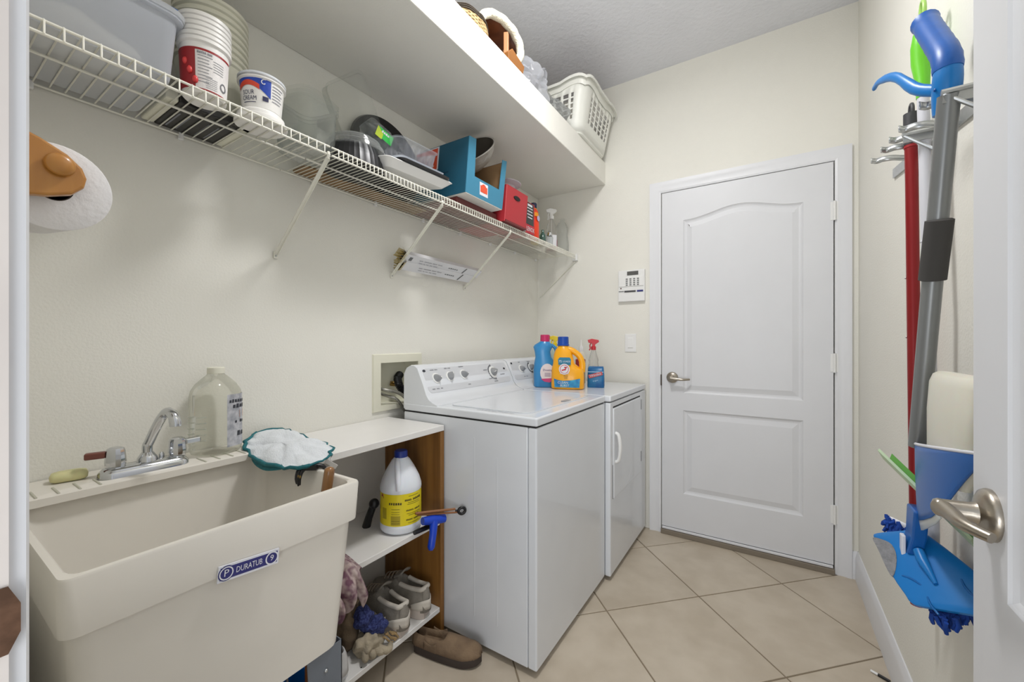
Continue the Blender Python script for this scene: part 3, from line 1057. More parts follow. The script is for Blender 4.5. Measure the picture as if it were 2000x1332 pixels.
# wooden handle leaning in the basin
hw = MB().tube([(-.952, .562, .504), (-.926, .603, .845), (-.9255, .6033, .851), (-.925, .6035, .8545), (-.925, .6036, .8562)], [.0125, .0125, .0115, .008, .003], 18)
tag(hw.build('wooden_dowel', mat('varnished_wood', (146, 102, 56), .3, col2=(116, 78, 40), vscale=4, stretch=(20, 20, 1), coat=.4), smooth=50), 'varnished round wooden dowel standing up in the right corner of the sink', 'dowel')

# ---- bleach jug on the middle shelf
bj = T('bleach_jug', 'white gallon bleach jug with yellow label and blue cap on the middle shelf', 'jug', (-1.185, 1.068, .4605), rot=(0, 0, math.radians(-42)))
HD = mat('hdpe_white', (232, 236, 242), .4, var=.01, sub=.15)
prof = [(.058, 0), (.070, .004), (.0765, .012), (.0765, .030), (.075, .036), (.075, .150), (.0765, .156), (.0755, .170), (.068, .195), (.052, .228), (.034, .258), (.021, .272), (.019, .276)]
MB().lathe(prof, n=40).build('bottle_body', HD, bj, smooth=45)
MB().lathe([(.0245, .270), (.0245, .290), (.022, .294), (.004, .2945)], n=24).build('cap', mat('cap_blue', (28, 52, 138), .4), bj, smooth=40)
MB().tube(smooth_path([(.020, -.012, .262), (.046, -.012, .248), (.066, -.010, .205), (.070, -.008, .165)], 14), .0105, 10).build('handle', HD, bj, smooth=60)
YEL = mat('label_yellow', (232, 212, 28), .4, var=.02)
def cy(a, z, r=.0757):
    return V(r * math.cos(a), r * math.sin(a), z)
MB().grid(lambda u, v: cy(math.radians(-80 + 165 * u), .036 + .115 * v), 30, 2).build('label', YEL, bj, smooth=60)
R_ = math.radians
MB().add([cy(R_(a), z, .0760) for a, z in ((-80, .151), (-58, .151), (-52, .133), (-64, .140), (-80, .149))], [(0, 1, 2, 3, 4)]).build('label_flash', mat('label_red', (170, 40, 40), .4), bj)
tm = MB()
for t, z, h in (('~STAIN FIGHTING', .128, .0085), ('~WHITENS CLOTHES', .090, .006), ('~CLEANS SURFACES', .056, .006)):
    put_text(tm, t, None, None, None, h, width=.072 if z > .1 else .062, fn=lambda a, b, z=z: cy(R_(38) + a / .076, z + b, .0761))
for k, (zc, w_) in enumerate(((.118, .05), (.112, .055), (.078, .06), (.072, .045), (.044, .05), (.141, .045))):
    tm.grid(lambda u, v: cy(R_(38) + (u - .5) * w_ / .076, zc + (v - .5) * .0016, .0760), 6, 2)
put_text(tm, '~Bleach', None, None, None, .009, fn=lambda a, b: cy(R_(-15) + a / .076, .118 + b, .0761))
for zc in (.098, .088, .080, .055, .047):
    tm.grid(lambda u, v: cy(R_(-15) + (u - .5) * .03 / .076, zc + (v - .5) * .0014, .0760), 5, 2)
tm.build('label_print', mat('ink_olive', (70, 60, 20), .6), bj)
OL = mat('label_olive', (176, 158, 24), .4)
MB().grid(lambda u, v: cy(R_(-28 + 26 * u), .040 + .034 * v, .0759), 6, 2).build('label_patch', OL, bj)
MB().grid(lambda u, v: cy(R_(-58 + 16 * u), .060 + .040 * v, .0759), 5, 2).build('label_patch', OL, bj)

# ---- blue hand tool hanging from the shelf edge by the washer
BLU = mat('tool_blue', (22, 66, 190), .35, var=.05)
gt = T('squeegee', 'blue T-handled window squeegee with a wooden blade bar lying on the shelf edge', 'squeegee', (-1.07, 1.13, .462))
MB().tube([(-1.078, 1.075, .506), (-1.066, 1.12, .498), (-1.052, 1.165, .490)], [.014, .018, .015], 12).build('head', BLU, gt, smooth=50)
MB().tube([(-1.062, 1.118, .495), (-1.050, 1.10, .455), (-1.045, 1.085, .416), (-1.044, 1.082, .406)], [.016, .0135, .0135, .008], 14).build('handle', BLU, gt, smooth=50)
m = MB().tube([(-1.10, 1.06, .535), (-1.065, 1.12, .530), (-1.020, 1.190, .524)], .005, 8)
m.tube([(-1.10, 1.07, .526), (-1.062, 1.13, .518), (-1.012, 1.195, .512)], .004, 8)
m.build('blade_bar', mat('tool_wood', (140, 92, 54), .5, var=.1), gt, smooth=50)
m = MB()
m.tube([V(-.998 + .008 * math.cos(a), 1.203 + .010 * math.cos(a), .518 + .012 * math.sin(a)) for a in [2 * PI * k / 18 for k in range(19)]], .0055, 8)
m.tube([(-1.018, 1.188, .520), (-1.008, 1.196, .519)], .004, 6)
m.build('hanging_ring', BLACKP, gt, smooth=50)
m = MB().tube([(-1.09, 1.045, .472), (-1.085, 1.115, .470), (-1.075, 1.14, .452)], [.008, .010, .008], 8)
m.build('rubber_blade', BLACKP, gt, smooth=50)
bb_ = MB().tube([(-1.30, 1.00, .461), (-1.285, 1.00, .50), (-1.265, 1.003, .545)], [.016, .014, .013], 10).sphere((-1.260, 1.004, .556), .019, n=14, m=10)
tag(bb_.build('shoe_polish_brush', BLACKP, smooth=50), 'small black brush lying behind the bleach jug on the middle shelf', 'brush')

# ---- patterned rag hanging over the middle shelf edge
RAG = mat('rag_print', (196, 178, 172), .95, col2=(112, 78, 92), vscale=48, bump=.5, bscale=120, detail=1)
rg = MB()
def rag(u, v):
    x = -1.30 + .22 * min(v / .45, 1) + .012 * math.sin(u * 14) * v
    z = .466 + .03 * math.sin(u * 9 + 1) * math.sin(u * PI) * .6 + .02 * math.sin(u * PI)
    if v > .45:
        t = (v - .45) / .55
        x += .030 * math.sin(t * 2.4) + .012 * math.sin(u * 17)
        z -= t * (.098 + .02 * math.sin(u * 7))
    y = .690 + .135 * u * (1 - .25 * v) + .01 * math.sin(v * 9)
    return V(x + .008, y, z + .005 * noise.noise(V(u * 6, v * 6, 2)))
rg.grid(rag, 26, 30)
tag(rg.build('patterned_rag', RAG, smooth=70, solid=.006), 'crumpled pinkish patterned rag hanging over the middle shelf beside the sink', 'rag')


# ---- shoes
def shoe(name, label, cat, loc, rotz, L, mats, collar=.085, toe_h=.055, low=False, group=None):
    """lasted shoe: heel at x=0, toe at x=L"""
    up, sole, lining, patch, lace = mats
    r = T(name, label, cat, loc, group=group, rot=(0, 0, rotz))
    W = lambda t: .036 * (0.72 + .55 * math.sin(min(t * 1.05 + .12, 1) * PI * .62)) * (1 if t < .68 else max(.002, (1 - ((t - .68) / .32) ** 2.6)) ** .5) * (1 if t > .06 else (.55 + .45 * (t / .06) ** .5))
    n = 26
    so_ = []
    for z, k in (((0, .94), (.004, 1.0), (.022, 1.04), (.030, 1.0)) if low else ((0, .94), (.004, 1.0), (.012, 1.05), (.016, 1.02), (.022, 1.06), (.034, 1.04), (.040, 1.0))):
        ring = []
        for i in range(n + 1):
            t = i / n
            ring.append(V(t * L, W(t) * k, z + (.012 * max(0, t - .8) / .2)))
        for i in range(n - 1, 0, -1):
            t = i / n
            ring.append(V(t * L, -W(t) * k, z + (.012 * max(0, t - .8) / .2)))
        so_.append(ring)
    MB().loft(so_).build('sole', sole, r, smooth=50)
    # upper: cross-sections of 15 points from left foot line over the top to the right
    stations = [i / 30 for i in range(31)]
    rings = []
    for t in stations:
        tt = min(max(t, .012), .996)
        w_ = W(tt) * .97
        op = max(0, min(1, (.50 - t) / .10))           # 1 in the collar zone, 0 over the vamp
        hz = collar * (1 - .10 * math.sin(min(t / .5, 1) * PI)) if t < .5 else collar * (1 - (t - .5) / .5) + toe_h * (t - .5) / .5
        if t > .5:
            hz = collar + (toe_h * .62 - collar) * ((t - .5) / .5) ** .8
            hz *= 1 if t < .82 else max(.02, 1 - ((t - .82) / .182) ** 2) ** .5
        z0 = .026 + .012 * max(0, t - .8) / .2
        H_ = z0 + hz
        prof = []
        rim = w_ * (.62 if not low else .74)
        pts = [(1, z0), (1.03, z0 + hz * .3), (.95, z0 + hz * .65), (.72, H_ - .004), (.60, H_)]
        inn = [(.52, H_ - .006), (.50, z0 + hz * .35), (0, .034)]
        cov = [(.42, H_ + .004), (.22, H_ + .008), (0, H_ + .010)]
        for a, z in pts:
            prof.append((a * w_, z))
        for (a, z), (c_, zc) in zip(inn, cov):
            prof.append(((a * op + c_ * (1 - op)) * w_, z * op + zc * (1 - op)))
        full = prof + [(-a, z) for a, z in prof[:-1][::-1]]
        xx = t * L
        rings.append([V(xx + (.010 * (z - .03) / .1 if t < .08 else 0), a, z) for a, z in full])
    # close the heel with a rounded cap
    u = MB().loft(rings, caps=False, closed=False)
    hcap = [[V(p.x * 1 - .0 - .006 * k, p.y * (1 - .18 * k * k), p.z) for p in rings[0][:]] for k in (0, 1)]
    prof0 = rings[0]
    m2 = MB()
    back = [[V(prof0[j].x, prof0[j].y * q_, prof0[j].z) for j in range(5)] for q_ in (1, .6, .2, -.2, -.6, -1)]
    m2.loft([[V(p.x - .010 * (1 - q_ * q_), p.y, p.z) for p in rg_] for rg_, q_ in zip(back, (1, .6, .2, -.2, -.6, -1))], caps=False, closed=False)
    upo = u.build('upper', up, r, smooth=70, solid=.002)
    m2.build('heel_counter', up if lace else patch, r, smooth=70, solid=.003)
    if lace:
        def hc(a, b):
            s_ = (a - .5) * 2
            t = .17 * abs(s_) ** 1.3
            wv = W(max(t, .012)) * 1.0
            y_ = wv * max(-1, min(1, s_ * 3.2)) if abs(s_) < .3125 else math.copysign(wv, s_)
            return V(t * L - .012 * max(0, 1 - (abs(s_) / .3125) ** 2) - .002, y_ * 1.04, .036 + .036 * b * (1 - .55 * abs(s_) ** 2))
        MB().grid(hc, 28, 4).build('heel_cap', patch, r, smooth=70, solid=.003)
    # side overlays
    for sgn in (1, -1):
        pm_ = MB()
        def ov(a, b, sgn=sgn):
            t = .21 + .20 * a
            w_ = W(t) * .985
            return V(t * L, sgn * (w_ * (1.035 - .03 * b)), .030 + (.034 - .010 * math.sin(a * PI)) * b)
        pm_.grid(ov, 8, 4).build('side_overlay', patch, r, smooth=70, solid=.002)
    if lace:
        MB().add([], []) 
        tn = MB().grid(lambda a, b: V((.37 + .16 * b) * L, (a - .5) * .052, collar + .040 - .006 * b + .008 * math.sin(a * PI) + .020 * (1 - b) ** 2), 6, 5)
        cp = [V(t * L - (.004 if t < .03 else 0), sg * W(max(t, .03)) * .60, .026 + collar * (1 - .10 * math.sin(min(t / .5, 1) * PI)) - .002) for sg, ts in ((1, (.40, .32, .24, .16, .09, .03)), (-1, (.03, .09, .16, .24, .32, .40))) for t in ts]
        MB().tube(smooth_path(cp, 34), .0085, 10).build('padded_collar', patch, r, smooth=60)
        tn.build('tongue', up, r, smooth=70, solid=.006)
        for k in range(4):
            t = .50 + .065 * k
            zt = collar + .040 - .020 * (k / 3)
            MB().tube(smooth_path([(t * L, -.026, zt - .006), (t * L + .006, 0, zt + .006), (t * L, .026, zt - .006)], 8), .0032, 6).build('lace', lace, r, smooth=60)
    return r


SU = mat('sneaker_grey', (140, 134, 124), .9, var=.08, vscale=50, bump=.4, bscale=300)
SP = mat('sneaker_cream', (205, 198, 186), .8, var=.05, vscale=30)
SS = mat('sneaker_sole', (196, 184, 174), .7, var=.06, vscale=30)
SL = mat('lace_tan', (150, 138, 122), .9)
IN = mat('lining_grey', (110, 100, 92), .95)
shoe('sneaker', 'grey and cream sneaker nearest the wooden side panel, heel outward', 'shoe', (-1.108, 1.128, .1135), math.radians(184), .285, (SU, SS, IN, SP, SL), collar=.088)
shoe('sneaker', 'grey and cream sneaker left of its pair on the bottom shelf', 'shoe', (-1.104, 1.012, .1135), math.radians(176), .285, (SU, SS, IN, SP, SL), collar=.085)
WS = mat('sneaker_white', (206, 206, 206), .7, var=.06)
shoe('sneaker', 'white sneaker at the left end of the bottom shelf behind the sink leg', 'shoe', (-1.112, .764, .1135), math.radians(178), .27, (WS, WS, IN, WS, None), collar=.07)
SLM = mat('slipper_suede', (134, 112, 88), .95, col2=(112, 92, 72), vscale=16, bump=.6, bscale=90)
shoe('slipper', 'brown suede slipper lying on the tiled floor against the washer', 'slipper', (-1.145, 1.106, .0005), math.radians(13), .275, (SLM, mat('slipper_sole', (66, 56, 50), .8), IN, SLM, None), collar=.042, toe_h=.055, low=True)

# ---- work gloves in front of the sneakers
def crumple(m, c, r, seed, amp=.25, fr=30, n=22, k=14, flat=.7):
    c = Vector(c)
    rings = []
    for j in range(1, k):
        th = PI * j / k
        ring = []
        for i in range(n):
            a = 2 * PI * i / n
            p = V(math.sin(th) * math.cos(a) * r[0], math.sin(th) * math.sin(a) * r[1], math.cos(th) * r[2])
            q = 1 + amp * noise.noise((p + V(seed, seed * 2, 0)) * fr)
            ring.append(c + p * q)
        rings.append(ring)
    return m.loft(rings)
BEI = mat('canvas_beige', (168, 156, 134), .95, var=.16, vscale=14, bump=.5, bscale=200)
NAVYP = mat('navy_dotted_cloth', (30, 36, 82), .95, col2=(66, 76, 128), vscale=150, detail=1)
g = T('work_glove', 'beige canvas glove with a navy dotted cuff crumpled before the sneakers', 'glove', (-1.13, .90, .1135))
m = MB()
crumple(m, (-1.145, .885, .148), (.045, .046, .034), 3, .55, 42, n=46, k=30)
for k, (a, l) in enumerate(((-.9, .055), (-.3, .062), (.3, .058), (.9, .045))):
    m.tube(smooth_path([(-1.135, .885, .150), (-1.115 + .01 * k, .885 + .04 * math.sin(a), .142 - .004 * k), (-1.106, .885 + l * math.sin(a) * 1.3 + .02, .126)], 7), [.012, .013, .013, .012, .012, .010, .006], 8)
m.build('glove_palm', BEI, g, smooth=70)
m = MB()
crumple(m, (-1.17, .888, .222), (.030, .030, .034), 9, .5, 50, n=40, k=24)
crumple(m, (-1.15, .922, .186), (.034, .040, .024), 12, .5, 50, n=40, k=24)
m.build('glove_cuff', NAVYP, g, smooth=70)
g = T('work_glove', 'limp brown canvas glove standing behind the navy cuff, near the sink', 'glove', (-1.22, .86, .1135))
m = MB()
crumple(m, (-1.225, .86, .190), (.045, .035, .075), 21, .5, 34, n=40, k=30)
for k in range(3):
    m.tube(smooth_path([(-1.225, .85 + .02 * k, .22), (-1.215, .845 + .022 * k, .26), (-1.205, .842 + .026 * k, .285 - .012 * k)], 7), [.012, .012, .012, .011, .011, .009, .005], 8)
m.build('glove_palm', mat('canvas_brown', (112, 96, 76), .95, var=.12, vscale=14, bump=.5, bscale=200), g, smooth=70)
rp = MB()
rr_ = random.Random(4)
for k in range(5):
    p0 = V(-1.125, .935 + .008 * k, .150)
    pts = [p0 + V(.004 * i, .008 * i + rr_.uniform(-.005, .005), -.0085 * i + .004 * math.sin(i * 2 + k)) for i in range(5)]
    pts[-1].z = max(pts[-1].z, .119)
    rp.tube(smooth_path(pts, 12), .0035, 6)
tag(rp.build('rope_tangle', mat('jute', (160, 134, 94), .95, var=.2, vscale=200), smooth=60), 'short tangle of tan rope beside the beige glove on the bottom shelf', 'rope')

# ---- under the sink
bk = T('bucket', 'bright blue bucket standing under the laundry sink', 'bucket', (-1.06, .47, 0))
BB = mat('bucket_blue', (20, 110, 190), .35)
MB().lathe([(.10, 0), (.112, .004), (.135, .285), (.142, .286), (.142, .305), (.135, .306), (.131, .296), (.108, .012), (.01, .010)], (-1.06, .47, 0), 36).build('pail', BB, bk, smooth=40)
m = MB().tube([V(-1.06 + .139 * math.cos(a), .47 + .139 * math.sin(a) * .5, .300 + .07 * math.sin(a)) for a in [PI * k / 20 for k in range(21)]], .0025, 6)
m.build('bail_handle', ZINC, bk, smooth=60)
wd = MB().tube([(-1.00, .60, 0.0), (-.985, .588, .43)], .013, 12)
tag(wd.build('wooden_stick', mat('stick_orange', (150, 88, 40), .5, var=.1), smooth=50), 'orange-brown stick standing behind the grey sink leg', 'stick')
pe = T('pen', 'black and white pen lying on the floor by the right baseboard', 'pen', (.325, 1.872, 0))
MB().cyl((.300, 1.886, .005), (.318, 1.876, .005), .0042, n=10).build('pen_barrel', WHITEP, pe, smooth=40)
MB().cyl((.318, 1.876, .005), (.346, 1.860, .005), .0048, n=10).build('pen_cap', BLACKP, pe, smooth=40)

# ---- bottles on the machines
def flat_bottle(root, rings, m, sub=0):
    """rings: (z, cx, halfwidth, halfdepth, power)"""
    R = []
    for z, cx, hw_, hd_, pw in rings:
        ring = []
        for k in range(32):
            a = 2 * PI * k / 32
            ca, sa = math.cos(a), math.sin(a)
            d_ = (abs(ca) ** pw + abs(sa) ** pw) ** (1 / pw)
            ring.append(V(cx + hw_ * ca / d_, hd_ * sa / d_, z))
        R.append(ring)
    return MB().loft(R)

ZT = .9035
facing = lambda x, y: math.atan2(-x, y) + 0.0     # local -Y looks back at the doorway
# yellow detergent (local x: right in the photo, -y: toward the viewer)
yb_ = T('detergent_bottle', 'big yellow detergent bottle with a blue cap and round red emblem on the machines', 'bottle', (-.955, 2.075, ZT), rot=(0, 0, .30))
YB = mat('bottle_yellow', (246, 172, 16), .3, var=.02, coat=.2)
body_r = [(0, 0, .084, .046, 3.5), (.005, 0, .090, .052, 3.5), (.02, 0, .092, .054, 3.2), (.10, 0, .090, .053, 3.0), (.112, -.004, .086, .050, 3)]
flat_bottle(yb_, body_r, YB).build('bottle_body', YB, yb_, smooth=45)
up_ = [(.110, -.006, .084, .050, 3), (.14, -.022, .060, .046, 3), (.19, -.026, .052, .044, 3), (.215, -.026, .044, .040, 2.6), (.232, -.026, .032, .032, 2), (.240, -.026, .028, .028, 2)]
flat_bottle(yb_, up_, YB).build('shoulder', YB, yb_, smooth=45)
MB().tube(smooth_path([(-.005, 0, .222), (.030, 0, .210), (.066, 0, .180), (.080, 0, .140), (.078, 0, .095)], 20), [.017] * 6 + [.0165] * 8 + [.018] * 6, 12).build('handle', YB, yb_, smooth=60)
CB = mat('cap_royal', (18, 70, 160), .35)
MB().lathe([(.033, .240), (.034, .246), (.031, .249), (.030, .288), (.027, .291), (.003, .291)], (-.026, 0, 0), 28).build('cap', CB, yb_, smooth=35)
fr_ = lambda a, b, l=0: V(a, -.0545 - l - .0, b)
LB = mat('label_aqua', (60, 170, 205), .4, col2=(30, 120, 180), vscale=30)
m = MB().add([fr_(-.066, .012), fr_(.070, .012), fr_(.074, .062), fr_(.03, .052), fr_(-.02, .048), fr_(-.050, .052), fr_(-.070, .060)], [(0, 1, 2, 3, 4, 5, 6)])
m.build('lower_label', LB, yb_)
m = MB().add([V(-.045, -.0505, .135), V(.022, -.0505, .135), V(.024, -.0475, .165), V(.016, -.0465, .176), V(-.038, -.0465, .176), V(-.048, -.0475, .165)], [(0, 1, 2, 3, 4, 5)])
m.build('upper_label', mat('label_petrol', (36, 120, 150), .4), yb_)
rd, wh = MB(), MB()
e1, e2 = V(1, 0, 0), V(0, 0, 1)
cc = V(-.012, -.0555, .112)
disc_on(wh, cc, e1, e2, .030, lift=.0002)
disc_on(rd, cc, e1, e2, .0245, .0215, lift=.001)
rd2 = MB()
# arm with a hammer, plain
rd2.obox(cc + V(-.004, -.001, -.004), V(.010, 0, .003), V(-.001, 0, .0035), V(0, .0003, 0))
rd2.obox(cc + V(.007, -.001, .002), V(.002, 0, .008), V(.003, 0, 0), V(0, .0003, 0))
rd2.obox(cc + V(.007, -.001, .010), V(.008, 0, 0), V(0, 0, .003), V(0, .0003, 0))
wh.build('emblem', LWHITE, yb_)
rd.build('emblem_ring', mat('emblem_red', (200, 60, 60), .4), yb_)
rd2.build('emblem_mark', mat('emblem_red', (200, 60, 60), .4), yb_)
t1 = MB()
put_text(t1, '75', V(-.034, -.0535, .154), e1, e2, .012, lift=.002)
put_text(t1, 'LOADS', V(.000, -.0535, .154), e1, e2, .009, lift=.002)
put_text(t1, 'ARM & HAMMER', V(-.012, -.0575, .088), e1, e2, .007, lift=.001, width=.05)
put_text(t1, 'CLEAN', V(-.02, -.0555, .038), e1, e2, .013, lift=.001)
put_text(t1, 'BURST', V(-.01, -.0555, .022), e1, e2, .012, lift=.001)
t1.build('label_lettering', LWHITE, yb_)
t1 = MB()
put_text(t1, 'PLUS', V(-.004, -.0555, .074), e1, e2, .007, lift=.001)
put_text(t1, 'OXI', V(-.004, -.0555, .064), e1, e2, .007, lift=.001)
t1.build('label_lettering', INK, yb_)

bb2 = T('softener_bottle', 'tall blue fabric softener bottle with a magenta cap left of the yellow detergent', 'bottle', (-1.105, 2.085, ZT), rot=(0, 0, .42))
BL = mat('bottle_blue', (52, 138, 196), .3, var=.02, coat=.2)
flat_bottle(bb2, [(0, 0, .058, .036, 3), (.005, 0, .064, .041, 3), (.10, 0, .066, .042, 3), (.14, -.002, .060, .040, 3), (.175, -.010, .046, .038, 2.6), (.205, -.014, .046, .038, 2.6), (.232, -.012, .056, .038, 2.4), (.245, -.008, .052, .036, 2.2), (.258, -.004, .034, .030, 2), (.268, 0, .024, .024, 2)], BL).build('bottle_body', BL, bb2, smooth=45)
MB().tube(smooth_path([(.036, 0, .245), (.060, 0, .225), (.066, 0, .190), (.060, 0, .150), (.048, 0, .120)], 16), .0095, 10).build('handle', BL, bb2, smooth=60)
MB().lathe([(.026, .262), (.0275, .264), (.0265, .300), (.024, .303), (.003, .303)], (0, 0, 0), 28).build('cap', mat('cap_magenta', (196, 44, 98), .35), bb2, smooth=35)
m = MB()
disc_on(m, V(.016, -.0425, .085), e1, e2, .052, lift=.0004, sx=.78)
m.build('label', mat('label_pale', (226, 214, 214), .4), bb2)
m = MB()
m.add([V(-.02, -.0435, .050), V(.052, -.0435, .055), V(.046, -.0435, .040), V(.03, -.0435, .030), V(.0, -.0435, .034)], [(0, 1, 2, 3, 4)])
m.build('label_band', mat('label_magenta', (204, 60, 120), .4), bb2)
m = MB()
put_text(m, 'Downy', V(.018, -.0430, .100), e1, e2, .015, lift=.0012, width=.052)
for z in (.082, .074, .066):
    quad_on(m, V(.018, -.0436, z), e1, e2, .034, .0022)
m.build('label_lettering', mat('ink_plum', (90, 60, 120), .5), bb2)

pk = T('cleaner_refill_box', 'small blue printed refill carton right of the yellow detergent', 'carton', (-.848, 2.228, ZT), rot=(0, 0, .28))
m = MB().loft([rr(-.046, .046, -.03, .03, 0, .012), rr(-.048, .048, -.033, .033, .01, .014), rr(-.047, .047, -.030, .030, .07, .014), rr(-.044, .044, -.022, .022, .108, .010), rr(-.040, .042, -.006, .006, .120, .004)])
m.build('carton', mat('carton_blue', (28, 120, 168), .35, col2=(20, 90, 150), vscale=20), pk, smooth=40)
m = MB()
a1 = V(1, 0, .28).normalized()
m.obox(V(0, -.0335, .073), a1 * .040, V(-.28, 0, 1).normalized() * .010, V(0, .0006, 0))
m.build('red_banner', mat('banner_red', (196, 78, 78), .4), pk)
m = MB()
put_text(m, 'Windex', V(0, -.0345, .073), a1, V(-.28, 0, 1), .013, lift=.001, width=.065)
put_text(m, 'Original', V(0, -.0345, .040), a1, V(-.28, 0, 1), .009, lift=.001)
m.obox(V(0, -.0335, .090), V(.044, 0, 0), V(0, 0, .0015), V(0, .0006, 0))
m.build('label_lettering', mat('label_skyblue', (190, 220, 240), .4), pk)


def spray(name, label, loc, rot, body, trig, liquid=None, hh=.20, rad=.036, grp=None, neck_h=.035, white_label=None):
    r = T(name, label, 'spray bottle', loc, rot=(0, 0, rot))
    z = hh
    MB().lathe([(rad * .85, 0), (rad, .004), (rad, z * .45), (rad * .80, z * .62), (rad * .86, z * .70), (rad * .5, z * .9), (.013, z * .97), (.013, z)], n=24).build('bottle_body', body, r, smooth=45)
    if liquid:
        MB().lathe([(rad * .80, .003), (rad * .95, .006), (rad * .95, z * .3), (rad * .2, z * .3)], n=24).build('liquid', liquid, r, smooth=45)
    m = MB().lathe([(.015, z - .004), (.0155, z + .016), (.011, z + .020)], n=16)
    m.build('collar', trig, r, smooth=40)
    m = MB().prism([(-.030, z + .040), (-.036, z + .058), (-.010, z + .066), (.030, z + .058), (.034, z + .046), (.010, z + .030), (.010, z + .018), (-.008, z + .018), (-.010, z + .038)], lambda a, b: V(a, -.010, b), lambda a, b: V(a, .010, b))
    m.build('spray_head', trig, r, bevel=.002)
    MB().tube(smooth_path([(-.014, 0, z + .040), (-.022, 0, z + .024), (-.020, 0, z + .006), (-.026, 0, z - .006)], 8), .004, 6).build('trigger', trig, r, smooth=50)
    MB().cyl((0, 0, .01), (0, 0, z), .0018, n=6).build('dip_tube', WHITEP, r)
    if white_label:
        MB().grid(lambda u, v: V((rad + .0008) * math.cos(-PI / 2 + (u - .5) * 1.9), (rad + .0008) * math.sin(-PI / 2 + (u - .5) * 1.9), z * (.08 + .36 * v)), 12, 2).build('label', white_label, r)
    return r

CLR = clear('bottle_clear', (.975, .97, .965), haze=.12)
REDP = mat('plastic_red', (196, 42, 52), .35)
spray('spray_bottle', 'clear spray bottle with a red trigger head behind the blue carton', (-.92, 2.375, ZT), .4, CLR, REDP, hh=.215)
spray('spray_bottle', 'spray bottle with a yellow head and orange nozzle between blue and yellow bottles', (-1.15, 2.305, ZT), .4, mat('bottle_palegreen', (190, 205, 190), .4), mat('plastic_yellow', (232, 205, 40), .35), hh=.235)
MBx = MB().prism([(-.050, .272), (-.046, .300), (-.030, .300), (-.034, .272)], lambda a, b: V(a, -.012, b), lambda a, b: V(a, .012, b))
sp_ = [o for o in bpy.data.objects if o.get('label', '').startswith('spray bottle with a yellow')][0]
MBx.build('nozzle', mat('plastic_orange', (214, 82, 30), .35), sp_, bevel=.002)
sb = T('spice_jar', 'small dark red jar with a clear lower half behind the yellow detergent', 'jar', (-1.00, 2.36, ZT))
MB().lathe([(.022, 0), (.028, .004), (.028, .075), (.020, .088)], (-1.00, 2.36, ZT), 20).build('bottle_body', mat('jar_olive', (74, 84, 52), .3), sb, smooth=40)
MB().lathe([(.030, .088), (.031, .090), (.031, .150), (.027, .154), (.002, .154)], (-1.00, 2.36, ZT), 20).build('cap', mat('jar_red', (168, 52, 52), .4), sb, smooth=35)
sb = T('white_bottle', 'pale bottle with a slim white nozzle behind the yellow detergent handle', 'bottle', (-1.03, 2.44, ZT))
MB().lathe([(.026, 0), (.030, .004), (.030, .17), (.016, .195), (.012, .200)], (-1.03, 2.44, ZT), 20).build('bottle_body', mat('bottle_ivory', (222, 218, 202), .4), sb, smooth=40)
MB().lathe([(.014, .198), (.014, .225), (.005, .240), (.004, .275)], (-1.03, 2.44, ZT), 14).build('nozzle', WHITEP, sb, smooth=40)
# ================================================================ wire shelf
ZD = 1.7635       # top of deck wires
XB, XF = -1.424, -1.127


def wire_shelf(name, label, ya, yb, step, braces):
    r = T(name, label, 'shelf', ((XB + XF) / 2, (ya + yb) / 2, 1.735))
    for (x, z, rad) in ((XB + .004, 1.7585, .0032), (-1.262, 1.7580, .0032), (XF, 1.7600, .0030), (XF + .001, 1.7345, .0032)):
        MB().cyl((x, ya, z), (x, yb, z), rad, n=8).build('rail', WIRE, r, smooth=50)
    n = int((yb - ya) / step)
    first = None
    for i in range(n):
        y = yb - .004 - i * step if step < .02 else ya + .0235 + i * step
        if y < ya or y > yb:
            continue
        if first is None:
            first = MB().tube([(XB, y, 1.7625), (XF + .001, y, 1.7625), (XF + .0035, y, 1.7600), (XF + .004, y, 1.7345)], .00165, 6).build('wire', WIRE, r, smooth=60)
            y_first = y
        else:
            c = first.copy()
            COL.objects.link(c)
            c.location = (0, y - y_first, 0)
    for y in braces:
        m = MB().obox(((XB + XF) / 2, y, (1.725 + 1.468) / 2), V(XF - XB, 0, 1.725 - 1.468) / 2, V(0, .005, 0), V(-(1.725 - 1.468), 0, XF - XB).normalized() * .0016)
        m.obox(((XB + XF) / 2 + .001, y + .005, (1.725 + 1.468) / 2), V(XF - XB, 0, 1.725 - 1.468) / 2, V(0, .0008, 0), V(-(1.725 - 1.468), 0, XF - XB).normalized() * .005)
        m.box(XB - .004, XB + .001, y - .007, y + .007, 1.452, 1.476)
        m.tube([(XF, y, 1.722), (XF + .005, y, 1.733), (XF + .003, y, 1.741)], .0045, 8)
        m.build('brace', WIRE, r)
        MB().sphere((XB + .002, y, 1.461), .0035, n=8, m=6).build('screw', ZINC, r, smooth=60)
    yy = ya + .12
    while yy < yb:
        MB().box(XB - .004, XB + .008, yy - .006, yy + .006, 1.746, 1.766).build('wall_clip', WHITEP, r, bevel=.002)
        yy += .28
    return r


s1 = wire_shelf('wire_shelf', 'white coated wire shelf with wide spaced wires, near end of the left wall', FY + .004, .735, .0252, (.728,))
s2 = wire_shelf('wire_shelf', 'white coated wire shelf with tightly spaced wires, running to the back wall', .741, BY - .012, .0166, (1.232, 1.742))
m = MB().box(XF - .02, XF + .014, BY - .022, BY - .001, 1.722, 1.768)
m.build('end_bracket', WHITEP, s2, bevel=.003)
m = MB().obox((-1.27, BY - .010, 1.60), V(XF - XB - .02, 0, 1.722 - 1.49) / 2, V(0, .004, 0), V(-.2, 0, .28).normalized() * .002)
m.build('brace', WIRE, s2)

ZI = 1.7650       # things stand here

